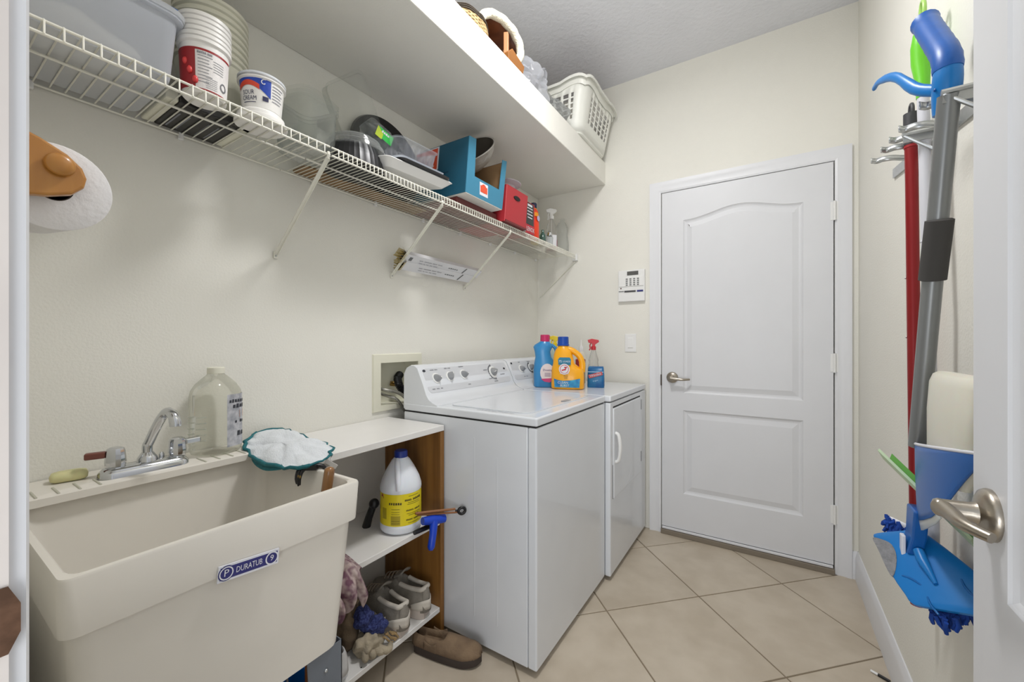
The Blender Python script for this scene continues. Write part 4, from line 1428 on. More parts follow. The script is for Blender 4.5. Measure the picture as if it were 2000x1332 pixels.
# ---- translucent storage bin
BIN = clear('bin_milky', (.95, .97, 1.0), haze=.62, gloss=.3, hcol=(238, 242, 250))
sbn = T('storage_bin', 'milky translucent storage bin with white lid and blue clasp, leftmost on the wire shelf', 'storage bin', (-1.28, .215, ZI))
b0, b1, c0, c1 = -1.412, -1.146, .068, .372
m = MB().loft([rr(b0 + .012, b1 - .004, c0 + .01, c1 - .012, ZI, .03), rr(b0 + .008, b1 - .001, c0 + .008, c1 - .010, ZI + .008, .03), rr(b0, b1 + .006, c0, c1, ZI + .135, .03),
               rr(b0 - .004, b1 + .016, c0 - .004, c1 + .010, ZI + .137, .034), rr(b0 - .004, b1 + .016, c0 - .004, c1 + .010, ZI + .148, .034)], caps=False)
m.add(rr(b0 + .012, b1 - .004, c0 + .01, c1 - .012, ZI, .03), [tuple(range(20))])
m.build('bin_body', BIN, sbn, smooth=40)
m = MB().loft([rr(b0 - .006, b1 + .018, c0 - .006, c1 + .012, ZI + .142, .034), rr(b0 - .006, b1 + .019, c0 - .006, c1 + .013, ZI + .152, .034), rr(b0, b1 + .012, c0, c1 + .006, ZI + .158, .032), rr(b0 + .03, b1 - .02, c0 + .03, c1 - .03, ZI + .154, .03)])
m.build('lid', clear('lid_milky', (.8, .82, .84), haze=.7, gloss=.3, hcol=(228, 230, 232)), sbn, smooth=35)
MB().box(-1.285, -1.195, .300, .402, 1.945, 1.965).build('clasp', mat('clasp_blue', (34, 108, 196), .35), sbn, bevel=.004)
m = MB()
crumple(m, (-1.28, .22, ZI + .05), (.105, .125, .042), 5, .3, 14)
tag(m.build('folded_linen', mat('linen_beige', (196, 190, 172), .9, var=.1, vscale=20), smooth=60), 'bundle of folded beige linen seen inside the milky storage bin', 'linen')


def tub(name, label, loc, r0, r1, h, m_, rim=.004, group=None):
    r = T(name, label, 'tub', loc, group=group, rot=(0, 0, 0))
    b = MB().lathe([(r0 - .003, 0), (r0, .003), (r1 - .001, h - .012), (r1 + rim * .3, h - .011), (r1 + rim, h - .009), (r1 + rim, h - .001), (r1 + rim * .6, h), (r1 - .002, h - .002), (r0 - .002, .006)], n=40, caps=True).build('tub_body', m_, r, smooth=35)
    return r, b


def curved(mb, rb, rt, h, a0, a1, z0, z1, lift, n=16):
    """band on a tapered round wall; angles in degrees"""
    rad = lambda z: rb + (rt - rb) * z / h + lift
    mb.grid(lambda u, v: V(rad(z0 + (z1 - z0) * v) * math.cos(R_(a0 + (a1 - a0) * u)), rad(z0 + (z1 - z0) * v) * math.sin(R_(a0 + (a1 - a0) * u)), z0 + (z1 - z0) * v), n, 2)
    return mb


def curved_text(mb, t, rb, rt, h, ac, zc, hh, lift, width=None, slope=0):
    rad = lambda z: rb + (rt - rb) * z / h + lift
    fn = lambda a, b: V(rad(zc + b) * math.cos(R_(ac) + a / rad(zc)), rad(zc + b) * math.sin(R_(ac) + a / rad(zc)), zc + b + slope * a)
    return put_text(mb, t, None, None, None, hh, width=width, fn=fn)


# stack of ice cream tubs, the lowest with a printed label; view direction about -70 deg from +x
TW = mat('tub_white', (236, 234, 230), .4, var=.01)
tl = V(-1.184, .434, ZI)
r, b = tub('plastic_tub', 'round white food tub with red and white label, at the bottom of its stack', tl, .0445, .051, .128, TW)
RED = mat('label_darkred', (150, 26, 30), .4)
ZF = -22                                              # angle facing the camera
b_ = curved(MB(), .0445, .051, .128, ZF - 95, ZF + 75, .006, .104, .0006, 30).build('label', mat('label_cream', (228, 224, 222), .45, var=.02), r)
curved(MB(), .0445, .051, .128, ZF - 95, ZF - 20, .008, .102, .0010, 20).build('label_field', RED, r)
m = curved(MB(), .0445, .051, .128, ZF - 20, ZF + 75, .097, .102, .0010)
curved(m, .0445, .051, .128, ZF - 20, ZF + 75, .006, .009, .0010)
m.build('label_border', RED, r)
m = MB()
for k in range(3):
    rad_ = .048
    a = R_(ZF - 48 + k * 14)
    m.sphere((rad_ * math.cos(a), rad_ * math.sin(a), .070 - k * .022), .006, .006, .009, 10, 6)
m.build('cherry_print', mat('cherry', (214, 60, 60), .4), r, smooth=60)
m = MB()
curved_text(m, '~Nutrition Facts', .0445, .051, .128, ZF + 2, .092, .006, .0014, width=.030)
for k in range(9):
    curved(m, .0445, .051, .128, ZF - 14, ZF - 14 + (26 if k % 3 else 34), .084 - k * .0075, .0855 - k * .0075, .0013, 5)
for k in range(5):
    curved(m, .0445, .051, .128, ZF + 22, ZF + 50, .080 - k * .006, .0812 - k * .006, .0013, 5)
for k in range(6):
    curved(m, .0445, .051, .128, ZF + 5, ZF + 34, .036 - k * .0045, .0370 - k * .0045, .0013, 5)
m.build('label_print', INKG, r)
m = MB()
fnr = lambda a, bb, ac=ZF + 52, zc=.030: V((.0477) * math.cos(R_(ac) + a / .047), .0477 * math.sin(R_(ac) + a / .047), zc + bb)
m.loft([[fnr(q_ * math.cos(2 * PI * k / 20), q_ * 1.25 * math.sin(2 * PI * k / 20)) for k in range(20)] for q_ in (.0085, .006)], caps=False)
m.build('label_seal', mat('seal_grey', (96, 98, 104), .5), r)
ORD = ('topmost', 'second from the top', 'third from the top', 'fourth from the top', 'fifth from the top', 'sixth from the top', 'seventh from the top', 'eighth from the top')
t2 = None
for k in range(5):
    lab = 'plain white nested tub above the red-labelled one, ' + ORD[4 - k]
    if t2 is None:
        t2, _ = tub('plastic_tub', lab, tl + V(0, 0, .012 * (k + 1)), .0445, .051, .128, TW, group='plain nested tubs above the red-labelled tub')
    else:
        dup(t2, tl + V(0, 0, .012 * (k + 1)), lab)

# black tray-like appliance lying flat under the tall stack
bx = T('black_tray', 'flat black tray in a pale frame lying on the deck under the tall cream stack', 'tray', (-1.333, .47, ZI))
MB().box(-1.418, -1.241, .402, .545, ZI, ZI + .020).build('tray', mat('tray_black', (26, 26, 27), .4, col2=(50, 48, 44), vscale=26), bx, bevel=.003)
for q0, q1 in ((.374, .401), (.546, .572)):
    MB().box(-1.418, -1.241, q0, q1, ZI, ZI + .026).build('frame', CREAMP, bx, bevel=.004)
m = MB()
for k in range(5):
    m.box(-1.40, -1.30, .42 + k * .022, .424 + k * .022, ZI - .0008, ZI)
m.build('vent_slot', INKG, bx)

# tall nested stack of large cream tubs
TC = mat('tub_cream', (226, 224, 206), .45, var=.015)
tc_ = V(-1.333, .505, ZI + .0265)
r, b = tub('plastic_tub', 'large cream round tub at the bottom of the tall stack beside the wall', tc_, .070, .083, .150, TC, rim=.005)
t2 = None
for k in range(8):
    lab = 'large cream nested tub of the tall stack at the wall, ' + ORD[7 - k]
    if t2 is None:
        t2, _ = tub('plastic_tub', lab, tc_ + V(0, 0, .0185 * (k + 1)), .070, .083, .150, TC, rim=.005, group='large cream tubs nested in the tall stack')
    else:
        dup(t2, tc_ + V(0, 0, .0185 * (k + 1)), lab)

# sour cream tub on an upturned white lid bowl
lb_ = T('lid_bowl', 'shallow white ribbed bowl upside down under the blue and white dairy tub', 'bowl', (-1.196, .572, ZI), rot=(0, 0, 0))
MB().lathe([(.062, 0), (.0645, .002), (.0645, .008), (.060, .010), (.060, .014), (.058, .016), (.057, .024), (.050, .031), (.01, .0315)], n=40).build('bowl', TW, lb_, smooth=30)
r, b = tub('dairy_tub', 'small round dairy tub with blue top band and orange red banner', V(-1.196, .574, ZI + .0318), .047, .0545, .088, TW)
MB().lathe([(.0575, .080), (.0585, .082), (.0585, .092), (.056, .094), (.050, .0925), (.002, .0925)], n=40).build('lid', mat('tub_lid_clearwhite', (222, 226, 232), .35), r, smooth=35)
rb_, rt_, hh_ = .047, .0545, .088
RBL = mat('label_royalblue', (24, 66, 170), .4)
m = MB().grid(lambda u, v: (lambda a, z: V((rb_ + (rt_ - rb_) * z / hh_ + .0006) * math.cos(a), (rb_ + (rt_ - rb_) * z / hh_ + .0006) * math.sin(a), z))(R_(ZF - 80 + 100 * u), (.060 - .020 * math.sin(PI * (u * 1.0)) * 0 - (.030 * max(0, (u - .55) / .45))) + (.078 - (.060 - .030 * max(0, (u - .55) / .45))) * v), 24, 3)
m.build('label_blue', RBL, r)
ORR = mat('label_orangered', (214, 70, 44), .4)
m = MB().grid(lambda u, v: (lambda a, z: V((rb_ + (rt_ - rb_) * z / hh_ + .0011) * math.cos(a), (rb_ + (rt_ - rb_) * z / hh_ + .0011) * math.sin(a), z))(R_(ZF - 76 + 66 * u), .047 + .010 * math.sin(PI * u) + .013 * v), 20, 3)
m.build('label_banner', ORR, r)
m = MB()
curved_text(m, 'SOUR', rb_, rt_, hh_, ZF - 42, .038, .0115, .0012, width=.032)
curved_text(m, 'CREAM', rb_, rt_, hh_, ZF - 40, .0235, .0115, .0012, width=.038)
for k in range(6):
    curved(m, rb_, rt_, hh_, ZF + 24, ZF + 60 - 6 * (k % 2), .066 - k * .008, .0675 - k * .008, .0011, 5)
curved(m, rb_, rt_, hh_, ZF - 58, ZF - 20, .0125, .0142, .0011, 6)
curved(m, rb_, rt_, hh_, ZF - 2, ZF + 14, .020, .032, .0011, 4)
m.build('label_lettering', mat('ink_navy', (46, 48, 84), .5), r)
m = MB()
pts = [(.010 * (1 - t) * math.cos(5.2 * t + 1.2), .010 * (1 - t) * math.sin(5.2 * t + 1.2)) for t in [i / 18 for i in range(17)]]
m.tube([V(.0546 * math.cos(R_(ZF + 2) + a / .054), .0546 * math.sin(R_(ZF + 2) + a / .054), .066 + b) for a, b in pts], .0012, 5)
m.build('swirl_print', LWHITE, r)

# clear deli containers nested
CC = clear('clamshell_clear', (.93, .94, .93), haze=.06)
g_ = None
for k in range(3):
    lab = ('clear square deli container, outermost of the nested set beside the dairy tub', 'clear square deli container nested inside the outer one', 'clear square deli container nested innermost')[k]
    r = T('deli_container', lab, 'container', (-1.262, .742, ZI + .012 * k), group='nested clear deli containers', rot=(0, 0, .25))
    prof = [(.062, 0), (.066, .004), (.069, .04), (.0705, .10), (.072, .150), (.078, .152), (.079, .156)]
    MB().lathe(prof, n=36, sq=4.5, ax=1, ay=1.02, caps=False).add([V(.066 * math.cos(2 * PI * i / 20), .066 * math.sin(2 * PI * i / 20), .002) for i in range(20)], [tuple(range(20))]).build('tub_body', CC, r, smooth=50)
# big clear tray leaning on the wall
la_ = T('leaning_tray', 'large clear ribbed plastic tray leaning upright over the black trays', 'tray', (-1.33, .97, ZI + .10))
O = V(-1.418, 1.035, ZI + .115)
ux_, uy_ = V(1, .10, 0).normalized(), V(0, -.50, 1).normalized()
nz_ = ux_.cross(uy_).normalized()
def fr3(a, b, c_):
    return O + ux_ * a + uy_ * b + nz_ * c_
def tray(fr, W_, L_, D_, mat_, name, root, r_=.02, lip=.010, sm=40, flare=.014, floor_=True):
    R3 = lambda g_, c_, rad: [fr(p.x, p.y, c_) for p in rr(g_, W_ - g_, g_, L_ - g_, 0, rad, 4)]
    m = MB().loft([R3(-lip, 0, r_ + lip), R3(0, 0, r_), R3(flare * .5, D_ * .5, r_), R3(flare, D_, r_)], caps=False)
    if floor_:
        m.add(R3(flare, D_, r_), [tuple(range(20))])
    return m.build(name, mat_, root, smooth=sm)
tray(lambda a, b, c_: fr3(a, b, c_), .185, .285, .045, CC, 'tray', la_)
# black ribbed dome with clear cover
BT = mat('tray_black_ribbed', (34, 34, 37), .38, var=.15, vscale=8)
bd = T('black_bowl', 'ribbed black plastic bowl upside down on the deck under a clear rim', 'bowl', (-1.238, .900, ZI))
def ribbed(c, prof, n, amp, k):
    m = MB()
    rings = []
    for r_, z in prof:
        rings.append([Vector(c) + V((r_ + amp * (1 if i % 2 else 0)) * math.cos(2 * PI * i / n), (r_ + amp * (1 if i % 2 else 0)) * math.sin(2 * PI * i / n), z) for i in range(n)])
    return m.loft(rings)
ribbed((-1.238, .900, ZI), [(.100, 0), (.102, .004), (.094, .045), (.080, .078), (.055, .092), (.01, .096)], 72, .0016, 2).build('bowl', BT, bd, smooth=25)
cd_ = T('clear_dome', 'clear round cover with a stepped rim resting over the black ribbed bowl', 'cover', (-1.238, .905, ZI))
MB().lathe([(.108, .060), (.109, .064), (.102, .068), (.098, .084), (.090, .090), (.086, .104), (.074, .112), (.04, .116), (.01, .117)], (-1.238, .905, ZI), 48, caps=False).build('cover', clear('dome_clear', (.93, .94, .94), haze=.16), cd_, smooth=35)

# large black round tray leaning on the wall
bt = T('round_tray', 'large round black party tray leaning against the wall behind the small containers', 'tray', (-1.39, 1.165, ZI))
Mt = Matrix.Rotation(math.radians(-100), 3, 'Y') @ Matrix.Rotation(0, 3, 'Z')
MB().lathe([(.01, .0), (.12, .0), (.13, .006), (.173, .010), (.178, .004), (.184, .002), (.186, .006), (.180, .016), (.130, .013), (.118, .006), (.01, .006)], (-1.395, 1.178, ZI + .187), 56, M=Matrix.Rotation(math.radians(80), 3, 'Y'), caps=False).build('tray', mat('tray_black_gloss', (20, 20, 22), .25, var=.1), bt, smooth=30)
m = MB()
for k in range(10):
    a = 2 * PI * k / 10
    Mq = Matrix.Rotation(math.radians(80), 3, 'Y')
    c_ = V(-1.395, 1.165, ZI + .178)
    m.tube([c_ + Mq @ V(.02 * math.cos(a), .02 * math.sin(a), .008), c_ + Mq @ V(.125 * math.cos(a), .125 * math.sin(a), .012)], .003, 6)
m.build('tray_rib', mat('tray_black_gloss', (20, 20, 22), .25), bt, smooth=60)

# small clamshell with green label, tilted on the dome
gc = T('berry_box', 'small clear hinged box with a green and yellow label tilted on the domes', 'container', (-1.235, 1.005, ZI + .10))
O2 = V(-1.262, .925, ZI + .146)
gx, gy = V(.10, .95, -.35).normalized(), V(.86, -.10, .0).normalized()
gz = gx.cross(gy).normalized()
if gz.z < 0:
    gz = -gz
f2 = lambda a, b, c_: O2 + gx * a + gy * b + gz * c_
m = MB().loft([[f2(p.x, p.y, 0) for p in rr(.006, .094, .006, .064, 0, .01)], [f2(p.x, p.y, .036) for p in rr(0, .10, 0, .07, 0, .012)], [f2(p.x, p.y, .040) for p in rr(-.004, .104, -.004, .074, 0, .014)], [f2(p.x, p.y, .066) for p in rr(.006, .094, .006, .064, 0, .01)]])
m.build('box_shell', clear('box_smoky', (.92, .93, .93), haze=.14, hcol=(190, 195, 195)), gc, smooth=35)
gl_, gl2, gl3 = MB(), MB(), MB()
gl_.add([f2(.035, .0765, .010), f2(.098, .0765, .010), f2(.098, .0765, .046), f2(.035, .0765, .046)], [(0, 1, 2, 3)])
gl_.build('label', mat('label_green', (40, 186, 70), .4), gc)
gl2.add([f2(.030, .0768, .006), f2(.058, .0768, .006), f2(.058, .0768, .028), f2(.030, .0768, .046)], [(0, 1, 2, 3)])
gl2.build('label_stripe', mat('label_lime', (186, 206, 40), .4), gc)
vs, fs = text_mesh('~SOFT')
gl3.add([f2(.066 + p[0] * .018, .0772, .036 + p[1] * .018) for p in vs], fs)
gl3.build('label_lettering', LWHITE, gc)

# white foam tray, black tray, clear ribbed tub
wt = T('foam_tray', 'white foam tray tipped forward over the front lip of the wire shelf', 'tray', (-1.17, 1.11, ZI))
O3 = V(-1.105, .935, ZI + .016)
tx, ty = V(0, 1, .035).normalized(), V(-1, 0, .16).normalized()
tz = tx.cross(ty).normalized()
if tz.z < 0:
    tz = -tz
f3 = lambda a, b, c_: O3 + tx * a + ty * b + tz * c_
FOAM = mat('foam_white', (238, 238, 236), .6, var=.01)
R4 = lambda g_, c_, r_: [f3(p.x, p.y, c_) for p in rr(g_, .345 - g_, g_, .205 - g_, 0, r_, 4)]
MB().loft([R4(.030, 0, .02), R4(.028, 0, .02), R4(.004, .024, .02), R4(0, .026, .02), R4(.004, .029, .02), R4(.012, .026, .02), R4(.032, .006, .02)]).build('tray', FOAM, wt, smooth=35)
b2_ = T('thin_black_tray', 'thin flat black tray between the white foam tray and the clear tub', 'tray', (-1.20, 1.14, ZI + .045))
R5 = lambda g_, c_, r_: [f3(p.x, p.y, c_) for p in rr(.060 + g_, .318 - g_, -.006 + g_, .190 - g_, 0, r_, 4)]
MB().loft([R5(.004, .030, .02), R5(0, .033, .02), R5(0, .040, .02), R5(.006, .043, .02)]).build('tray', mat('tray_black_flat', (22, 22, 25), .35), b2_, smooth=30)
ctb = T('clear_tub', 'rectangular clear ribbed tub standing on the black tray, rim up', 'container', (-1.20, 1.14, ZI + .06))
ns = 44
def ribring(x0_, x1_, y0_, y1_, z, amp):
    out = []
    base = rr(x0_, x1_, y0_, y1_, 0, .022, 3)
    # resample evenly
    per = []
    Lp = [0]
    for i in range(len(base)):
        Lp.append(Lp[-1] + (base[(i + 1) % len(base)] - base[i]).length)
    for k in range(ns * 2):
        t = Lp[-1] * k / (ns * 2)
        i = max(j for j in range(len(base)) if Lp[j] <= t)
        p = base[i].lerp(base[(i + 1) % len(base)], (t - Lp[i]) / max(Lp[i + 1] - Lp[i], 1e-6))
        c_ = V((x0_ + x1_) / 2, (y0_ + y1_) / 2, 0)
        p = p + (p - c_).normalized() * (amp if (k // 2) % 2 else 0)
        out.append(f3(p.x, p.y, z))
    return out
m = MB().loft([ribring(.085, .262, .045, .175, .044, 0), ribring(.083, .264, .043, .177, .050, .0015), ribring(.078, .269, .038, .182, .098, .002), ribring(.077, .270, .037, .183, .100, 0), ribring(.074, .273, .034, .186, .118, 0), ribring(.070, .277, .030, .190, .120, 0), ribring(.070, .277, .030, .190, .124, 0)], caps=False)
bot = ribring(.085, .262, .045, .175, .044, 0)
m.add(bot, [tuple(range(len(bot)))])
m.build('tub_body', clear('tub_frosty', (.93, .94, .96), haze=.26, hcol=(226, 230, 240)), ctb, smooth=30)
ft = T('frosty_tray', 'low pale plastic tray edge curling over the thin black tray', 'tray', (-1.16, 1.22, ZI + .05))
m = MB().loft([[f3(p.x, p.y, c_) for p in rr(.080 - g_, .288 + g_, .018 - g_, .17, 0, .02, 4)] for g_, c_ in ((0, .044), (.003, .045), (.010, .052), (.007, .052), (0, .0465))])
m.build('tray', clear('tray_frost', (.95, .96, .98), haze=.55, hcol=(236, 240, 246)), ft, smooth=35)

# brown paper bag lying flat at the back of the deck
m = MB().loft([rr(-1.420, -1.330, .78, 1.36, ZI + .0005, .01), rr(-1.420, -1.332, .78, 1.36, ZI + .006, .01)])
tag(m.build('paper_bag', mat('kraft', (160, 130, 94), .8, col2=(132, 106, 76), vscale=10)), 'folded brown paper bag lying flat at the back of the wire shelf', 'bag')

# ---- teal carton with cut-out front and steel bowl inside
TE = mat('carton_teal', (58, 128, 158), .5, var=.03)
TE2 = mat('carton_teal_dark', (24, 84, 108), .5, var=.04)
KR = mat('carton_inside', (150, 118, 82), .8, var=.06)
tb = T('teal_carton', 'teal cardboard carton with orange logo and a notch cut in its front', 'carton', (-1.24, 1.49, ZI + .04))
xa, xb_ = -1.405, -1.090
A_, B_, C_, D_, E_, F_, G_, H_ = (1.339, 1.8050), (1.617, 1.8050), (1.658, 2.052), (1.622, 2.046), (1.592, 1.892), (1.402, 1.892), (1.414, 2.060), (1.366, 2.055)
front = [A_, B_, C_, D_, E_, F_, G_, H_]
t_ = .0035
MB().prism(front, lambda y, z: V(xb_, y, z), lambda y, z: V(xb_ - t_, y, z)).build('front_panel', TE, tb)
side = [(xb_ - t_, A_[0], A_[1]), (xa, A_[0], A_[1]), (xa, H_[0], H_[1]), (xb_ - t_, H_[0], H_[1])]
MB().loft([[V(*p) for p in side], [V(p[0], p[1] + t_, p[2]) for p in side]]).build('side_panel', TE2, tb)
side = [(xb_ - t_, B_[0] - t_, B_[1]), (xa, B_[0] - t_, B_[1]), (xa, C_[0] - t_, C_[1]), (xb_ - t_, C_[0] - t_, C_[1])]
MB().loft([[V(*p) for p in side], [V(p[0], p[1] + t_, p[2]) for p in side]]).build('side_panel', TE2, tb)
side = [(xb_ - t_ - .0005, B_[0] - t_ - .002, B_[1] + .004), (xa, B_[0] - t_ - .002, B_[1] + .004), (xa, C_[0] - t_ - .002, C_[1] - .002), (xb_ - t_ - .0005, C_[0] - t_ - .002, C_[1] - .002)]
MB().loft([[V(*p) for p in side], [V(p[0], p[1] + .001, p[2]) for p in side]]).build('carton_lining', KR, tb)
MB().prism([(A_[0] + t_, A_[1]), (B_[0] - t_, B_[1]), (C_[0] - t_, C_[1]), (H_[0] + t_, H_[1])], lambda y, z: V(xa, y, z), lambda y, z: V(xa + t_, y, z)).build('back_panel', KR, tb)
MB().box(xa, xb_ - t_, A_[0] + t_, B_[0] - t_, A_[1], A_[1] + t_).build('bottom_panel', KR, tb)
OG = mat('logo_orange', (226, 84, 50), .45)
m = MB()
lq = V(xb_ + .0004, 1.468, 1.852)
quad_on(m, lq, V(0, 1, 0), V(0, .02, 1), .062, .058, lift=.0003)
m.build('logo_border', LWHITE, tb)
m = MB()
quad_on(m, lq, V(0, 1, 0), V(0, .02, 1), .052, .030, lift=.0009)
disc_on(m, lq + V(0, .0, .004), V(0, 1, 0), V(0, .02, 1), .020, lift=.0010)
m.build('logo', OG, tb)
# logo on the side panel
sl_ = (H_[0] - A_[0]) / (H_[1] - A_[1])
sf = lambda x, z, l: V(x, A_[0] + sl_ * (z - A_[1]) - l, z)
m = MB().add([sf(-1.405, 1.925, .0006), sf(-1.31, 1.915, .0006), sf(-1.262, 1.945, .0006), sf(-1.262, 2.052, .0006), sf(-1.405, 2.054, .0006)], [(0, 1, 2, 3, 4)])
m.build('logo_border', LWHITE, tb)
m = MB().add([sf(-1.405, 1.935, .0012), sf(-1.315, 1.925, .0012), sf(-1.270, 1.950, .0012), sf(-1.270, 2.046, .0012), sf(-1.405, 2.048, .0012)], [(0, 1, 2, 3, 4)])
m.build('logo', OG, tb)
m = MB()
vs, fs = text_mesh('~Anolon')
m.add([sf(-1.325 + p[0] * .030, 1.965 + p[1] * .022, .0016) for p in vs], fs)
m.build('logo_lettering', mat('logo_cream', (240, 200, 180), .5), tb)
m = MB()
vs, fs = text_mesh('~nonstick')
m.add([sf(-1.225 + p[0] * .016, 1.918 + p[1] * .014, .0008) for p in vs], fs)
m.build('side_lettering', mat('ink_teal', (12, 56, 80), .5), tb)
bw = T('steel_bowl', 'hammered pale metal bowl standing on edge inside the teal carton', 'bowl', (-1.20, 1.49, 1.81))
Mb = Matrix.Rotation(R_(8), 3, 'Z') @ Matrix.Rotation(R_(49), 3, 'X')
bo = MB().lathe([(.002, -.094), (.045, -.090), (.088, -.066), (.120, -.030), (.134, .0), (.138, .002), (.138, .006), (.131, .004), (.116, -.028), (.085, -.062), (.044, -.085), (.002, -.089)], (-1.232, 1.535, 2.088), 44, M=Mb, caps=False)
bo.build('bowl', mat('hammered_metal', (202, 198, 192), .35, metal=.35, bump=.8, bscale=70), bw, smooth=45)
MB().lathe([(.1305, .0045), (.1150, -.0268), (.084, -.0605), (.043, -.0835), (.002, -.0875)], (-1.232, 1.535, 2.088), 44, M=Mb, caps=False).build('bowl_lining', mat('dark_coating', (66, 58, 50), .4), bw, smooth=45)

# the carton's own white bottom flaps, seen from below
CW = mat('carton_white', (226, 224, 218), .55, var=.02)
for p, q_ in ((1.3415, 1.476), (1.479, 1.6145)):
    MB().box(-1.403, -1.091, p, q_, 1.8022, 1.8048).build('bottom_flap', CW, tb)
m = MB().box(-1.415, -1.150, 1.352, 1.655, ZI, ZI + .0368)
tag(m.build('maroon_box', mat('box_maroon', (110, 52, 50), .5, var=.08), bevel=.002), 'flat maroon box lying on the deck under the teal carton, seen from below', 'box')

rx = T('red_box', 'red cardboard box with a dark hand hole, right of the teal carton', 'box', (-1.26, 1.76, ZI))
RB = mat('box_red', (176, 44, 52), .5, var=.04)
MB().loft([rr(-1.41, -1.108, 1.665, 1.872, ZI + .002, .003, 1), rr(-1.41, -1.100, 1.675, 1.882, ZI + .185, .003, 1)]).build('carton', RB, rx)
m = MB().loft([[V(-1.0985, 1.770 + .030 * math.cos(2 * PI * k / 16), ZI + .140 + .011 * math.sin(2 * PI * k / 16)) for k in range(16)], [V(-1.112, 1.770 + .030 * math.cos(2 * PI * k / 16), ZI + .140 + .011 * math.sin(2 * PI * k / 16)) for k in range(16)]])
m.build('hand_hole', DARKG, rx)
MB().box(-1.20, -1.104, 1.668, 1.874, ZI - .0, ZI + .010).build('base_strip', mat('box_darkred', (110, 30, 34), .5), rx)
dsh = T('glass_dish', 'clear white-rimmed dish on top of the red box', 'dish', (-1.20, 1.80, ZI + .187))
MB().lathe([(.045, .001), (.055, .004), (.062, .040), (.092, .050), (.094, .054), (.060, .046), (.05, .007), (.01, .006)], (-1.20, 1.795, ZI + .186), 36, caps=False).build('dish', clear('dish_white', (.9, .9, .92), haze=.6, hcol=(232, 232, 238)), dsh, smooth=40)

kb_ = T('black_red_box', 'narrow black and red printed carton between the red box and orange bottle', 'carton', (-1.2, 1.94, ZI))
MB().box(-1.30, -1.122, 1.892, 1.992, ZI, ZI + .172).build('carton', mat('carton_crimson', (178, 30, 48), .45), kb_, bevel=.001, seg=1)
quad_on(MB(), V(-1.1215, 1.938, ZI + .108), V(0, 1, 0), V(0, 0, 1), .084, .120, lift=.0004).build('label', mat('label_black', (40, 44, 44), .4), kb_)
m = MB()
for k, (h_, w_) in enumerate(((.012, .05), (.005, .06), (.005, .055), (.005, .06), (.005, .05))):
    quad_on(m, V(-1.1208, 1.938, ZI + .155 - k * .017), V(0, 1, .0), V(0, 0, 1), w_, h_, lift=.0004)
put_text(m, 'LENOX', V(-1.1208, 1.942, ZI + .022), V(0, 1, 0), V(0, 0, 1), .024, width=.085, lift=.0006)
m.build('label_lettering', LWHITE, kb_)
wcl = MB().box(-1.135, -1.118, 1.878, 1.889, ZI, ZI + .045)
tag(wcl.build('white_bottle', WHITEP, bevel=.003), 'tiny white tube standing before the black and red carton', 'tube')

ob = T('orange_bottle', 'orange-red bottle with a dark blue cap on the wire shelf', 'bottle', (-1.17, 2.065, ZI))
MB().lathe([(.030, 0), (.034, .004), (.034, .105), (.030, .125), (.030, .160), (.018, .182), (.014, .190)], (-1.17, 2.065, ZI), 24, ax=.9, ay=1.1).build('bottle_body', mat('bottle_orangered', (232, 62, 24), .35), ob, smooth=45)
MB().lathe([(.0345, .128), (.031, .150), (.019, .181)], (-1.17, 2.065, ZI + .001), 24, ax=.9, ay=1.1, caps=False).build('shoulder_label', mat('label_amber', (232, 150, 30), .4), ob, smooth=45)
MB().lathe([(.019, .182), (.020, .184), (.020, .208), (.017, .212), (.002, .212)], (-1.17, 2.065, ZI), 20).build('cap', mat('cap_navy', (16, 34, 74), .35), ob, smooth=35)
m = MB()
disc_on(m, V(-1.1375, 2.062, ZI + .118), V(0, 1, 0), V(0, 0, 1), .016, lift=.002)
m.build('label_emblem', mat('label_lilac', (190, 180, 210), .4), ob)
yb2 = T('yellow_bottle', 'small yellow bottle half hidden behind the orange bottle', 'bottle', (-1.215, 2.155, ZI))
MB().lathe([(.022, 0), (.026, .004), (.026, .10), (.014, .13), (.010, .135)], (-1.215, 2.16, ZI), 20).build('bottle_body', mat('bottle_lemon', (216, 200, 40), .35), yb2, smooth=45)
MB().lathe([(.012, .133), (.012, .155), (.002, .157)], (-1.215, 2.16, ZI), 16).build('cap', mat('cap_lemon', (230, 214, 60), .35), yb2, smooth=35)
gb = T('green_bottle', 'tiny dark green glass bottle in front of the clear spray bottle', 'bottle', (-1.165, 2.17, ZI))
MB().lathe([(.018, 0), (.020, .003), (.020, .045), (.009, .062), (.008, .080)], (-1.165, 2.17, ZI), 18).build('bottle_body', mat('glass_green', (52, 84, 74), .15, coat=.5), gb, smooth=45)
sv = T('salt_shaker', 'little clear glass shaker with steel top beside the clear spray bottle', 'shaker', (-1.16, 2.25, ZI))
MB().lathe([(.018, 0), (.020, .003), (.022, .05), (.016, .060)], (-1.16, 2.25, ZI), 12).build('glass_body', clear('glass_clear', (.9, .92, .92), haze=.14), sv, smooth=20)
MB().lathe([(.017, .060), (.018, .062), (.016, .080), (.006, .088), (.002, .088)], (-1.16, 2.25, ZI), 16).build('cap', CHROME, sv, smooth=40)
spray('spray_bottle', 'clear spray bottle with a white head and magenta liquid on the wire shelf', (-1.205, 2.365, ZI), .47, CLR, WHITEP, mat('liquid_magenta', (176, 26, 84), .2), hh=.205, rad=.040, white_label=mat('label_offwhite', (226, 226, 230), .4))
vs_ = T('clear_vase', 'tall clear plastic bottle at the back wall end of the wire shelf', 'bottle', (-1.20, 2.49, ZI))
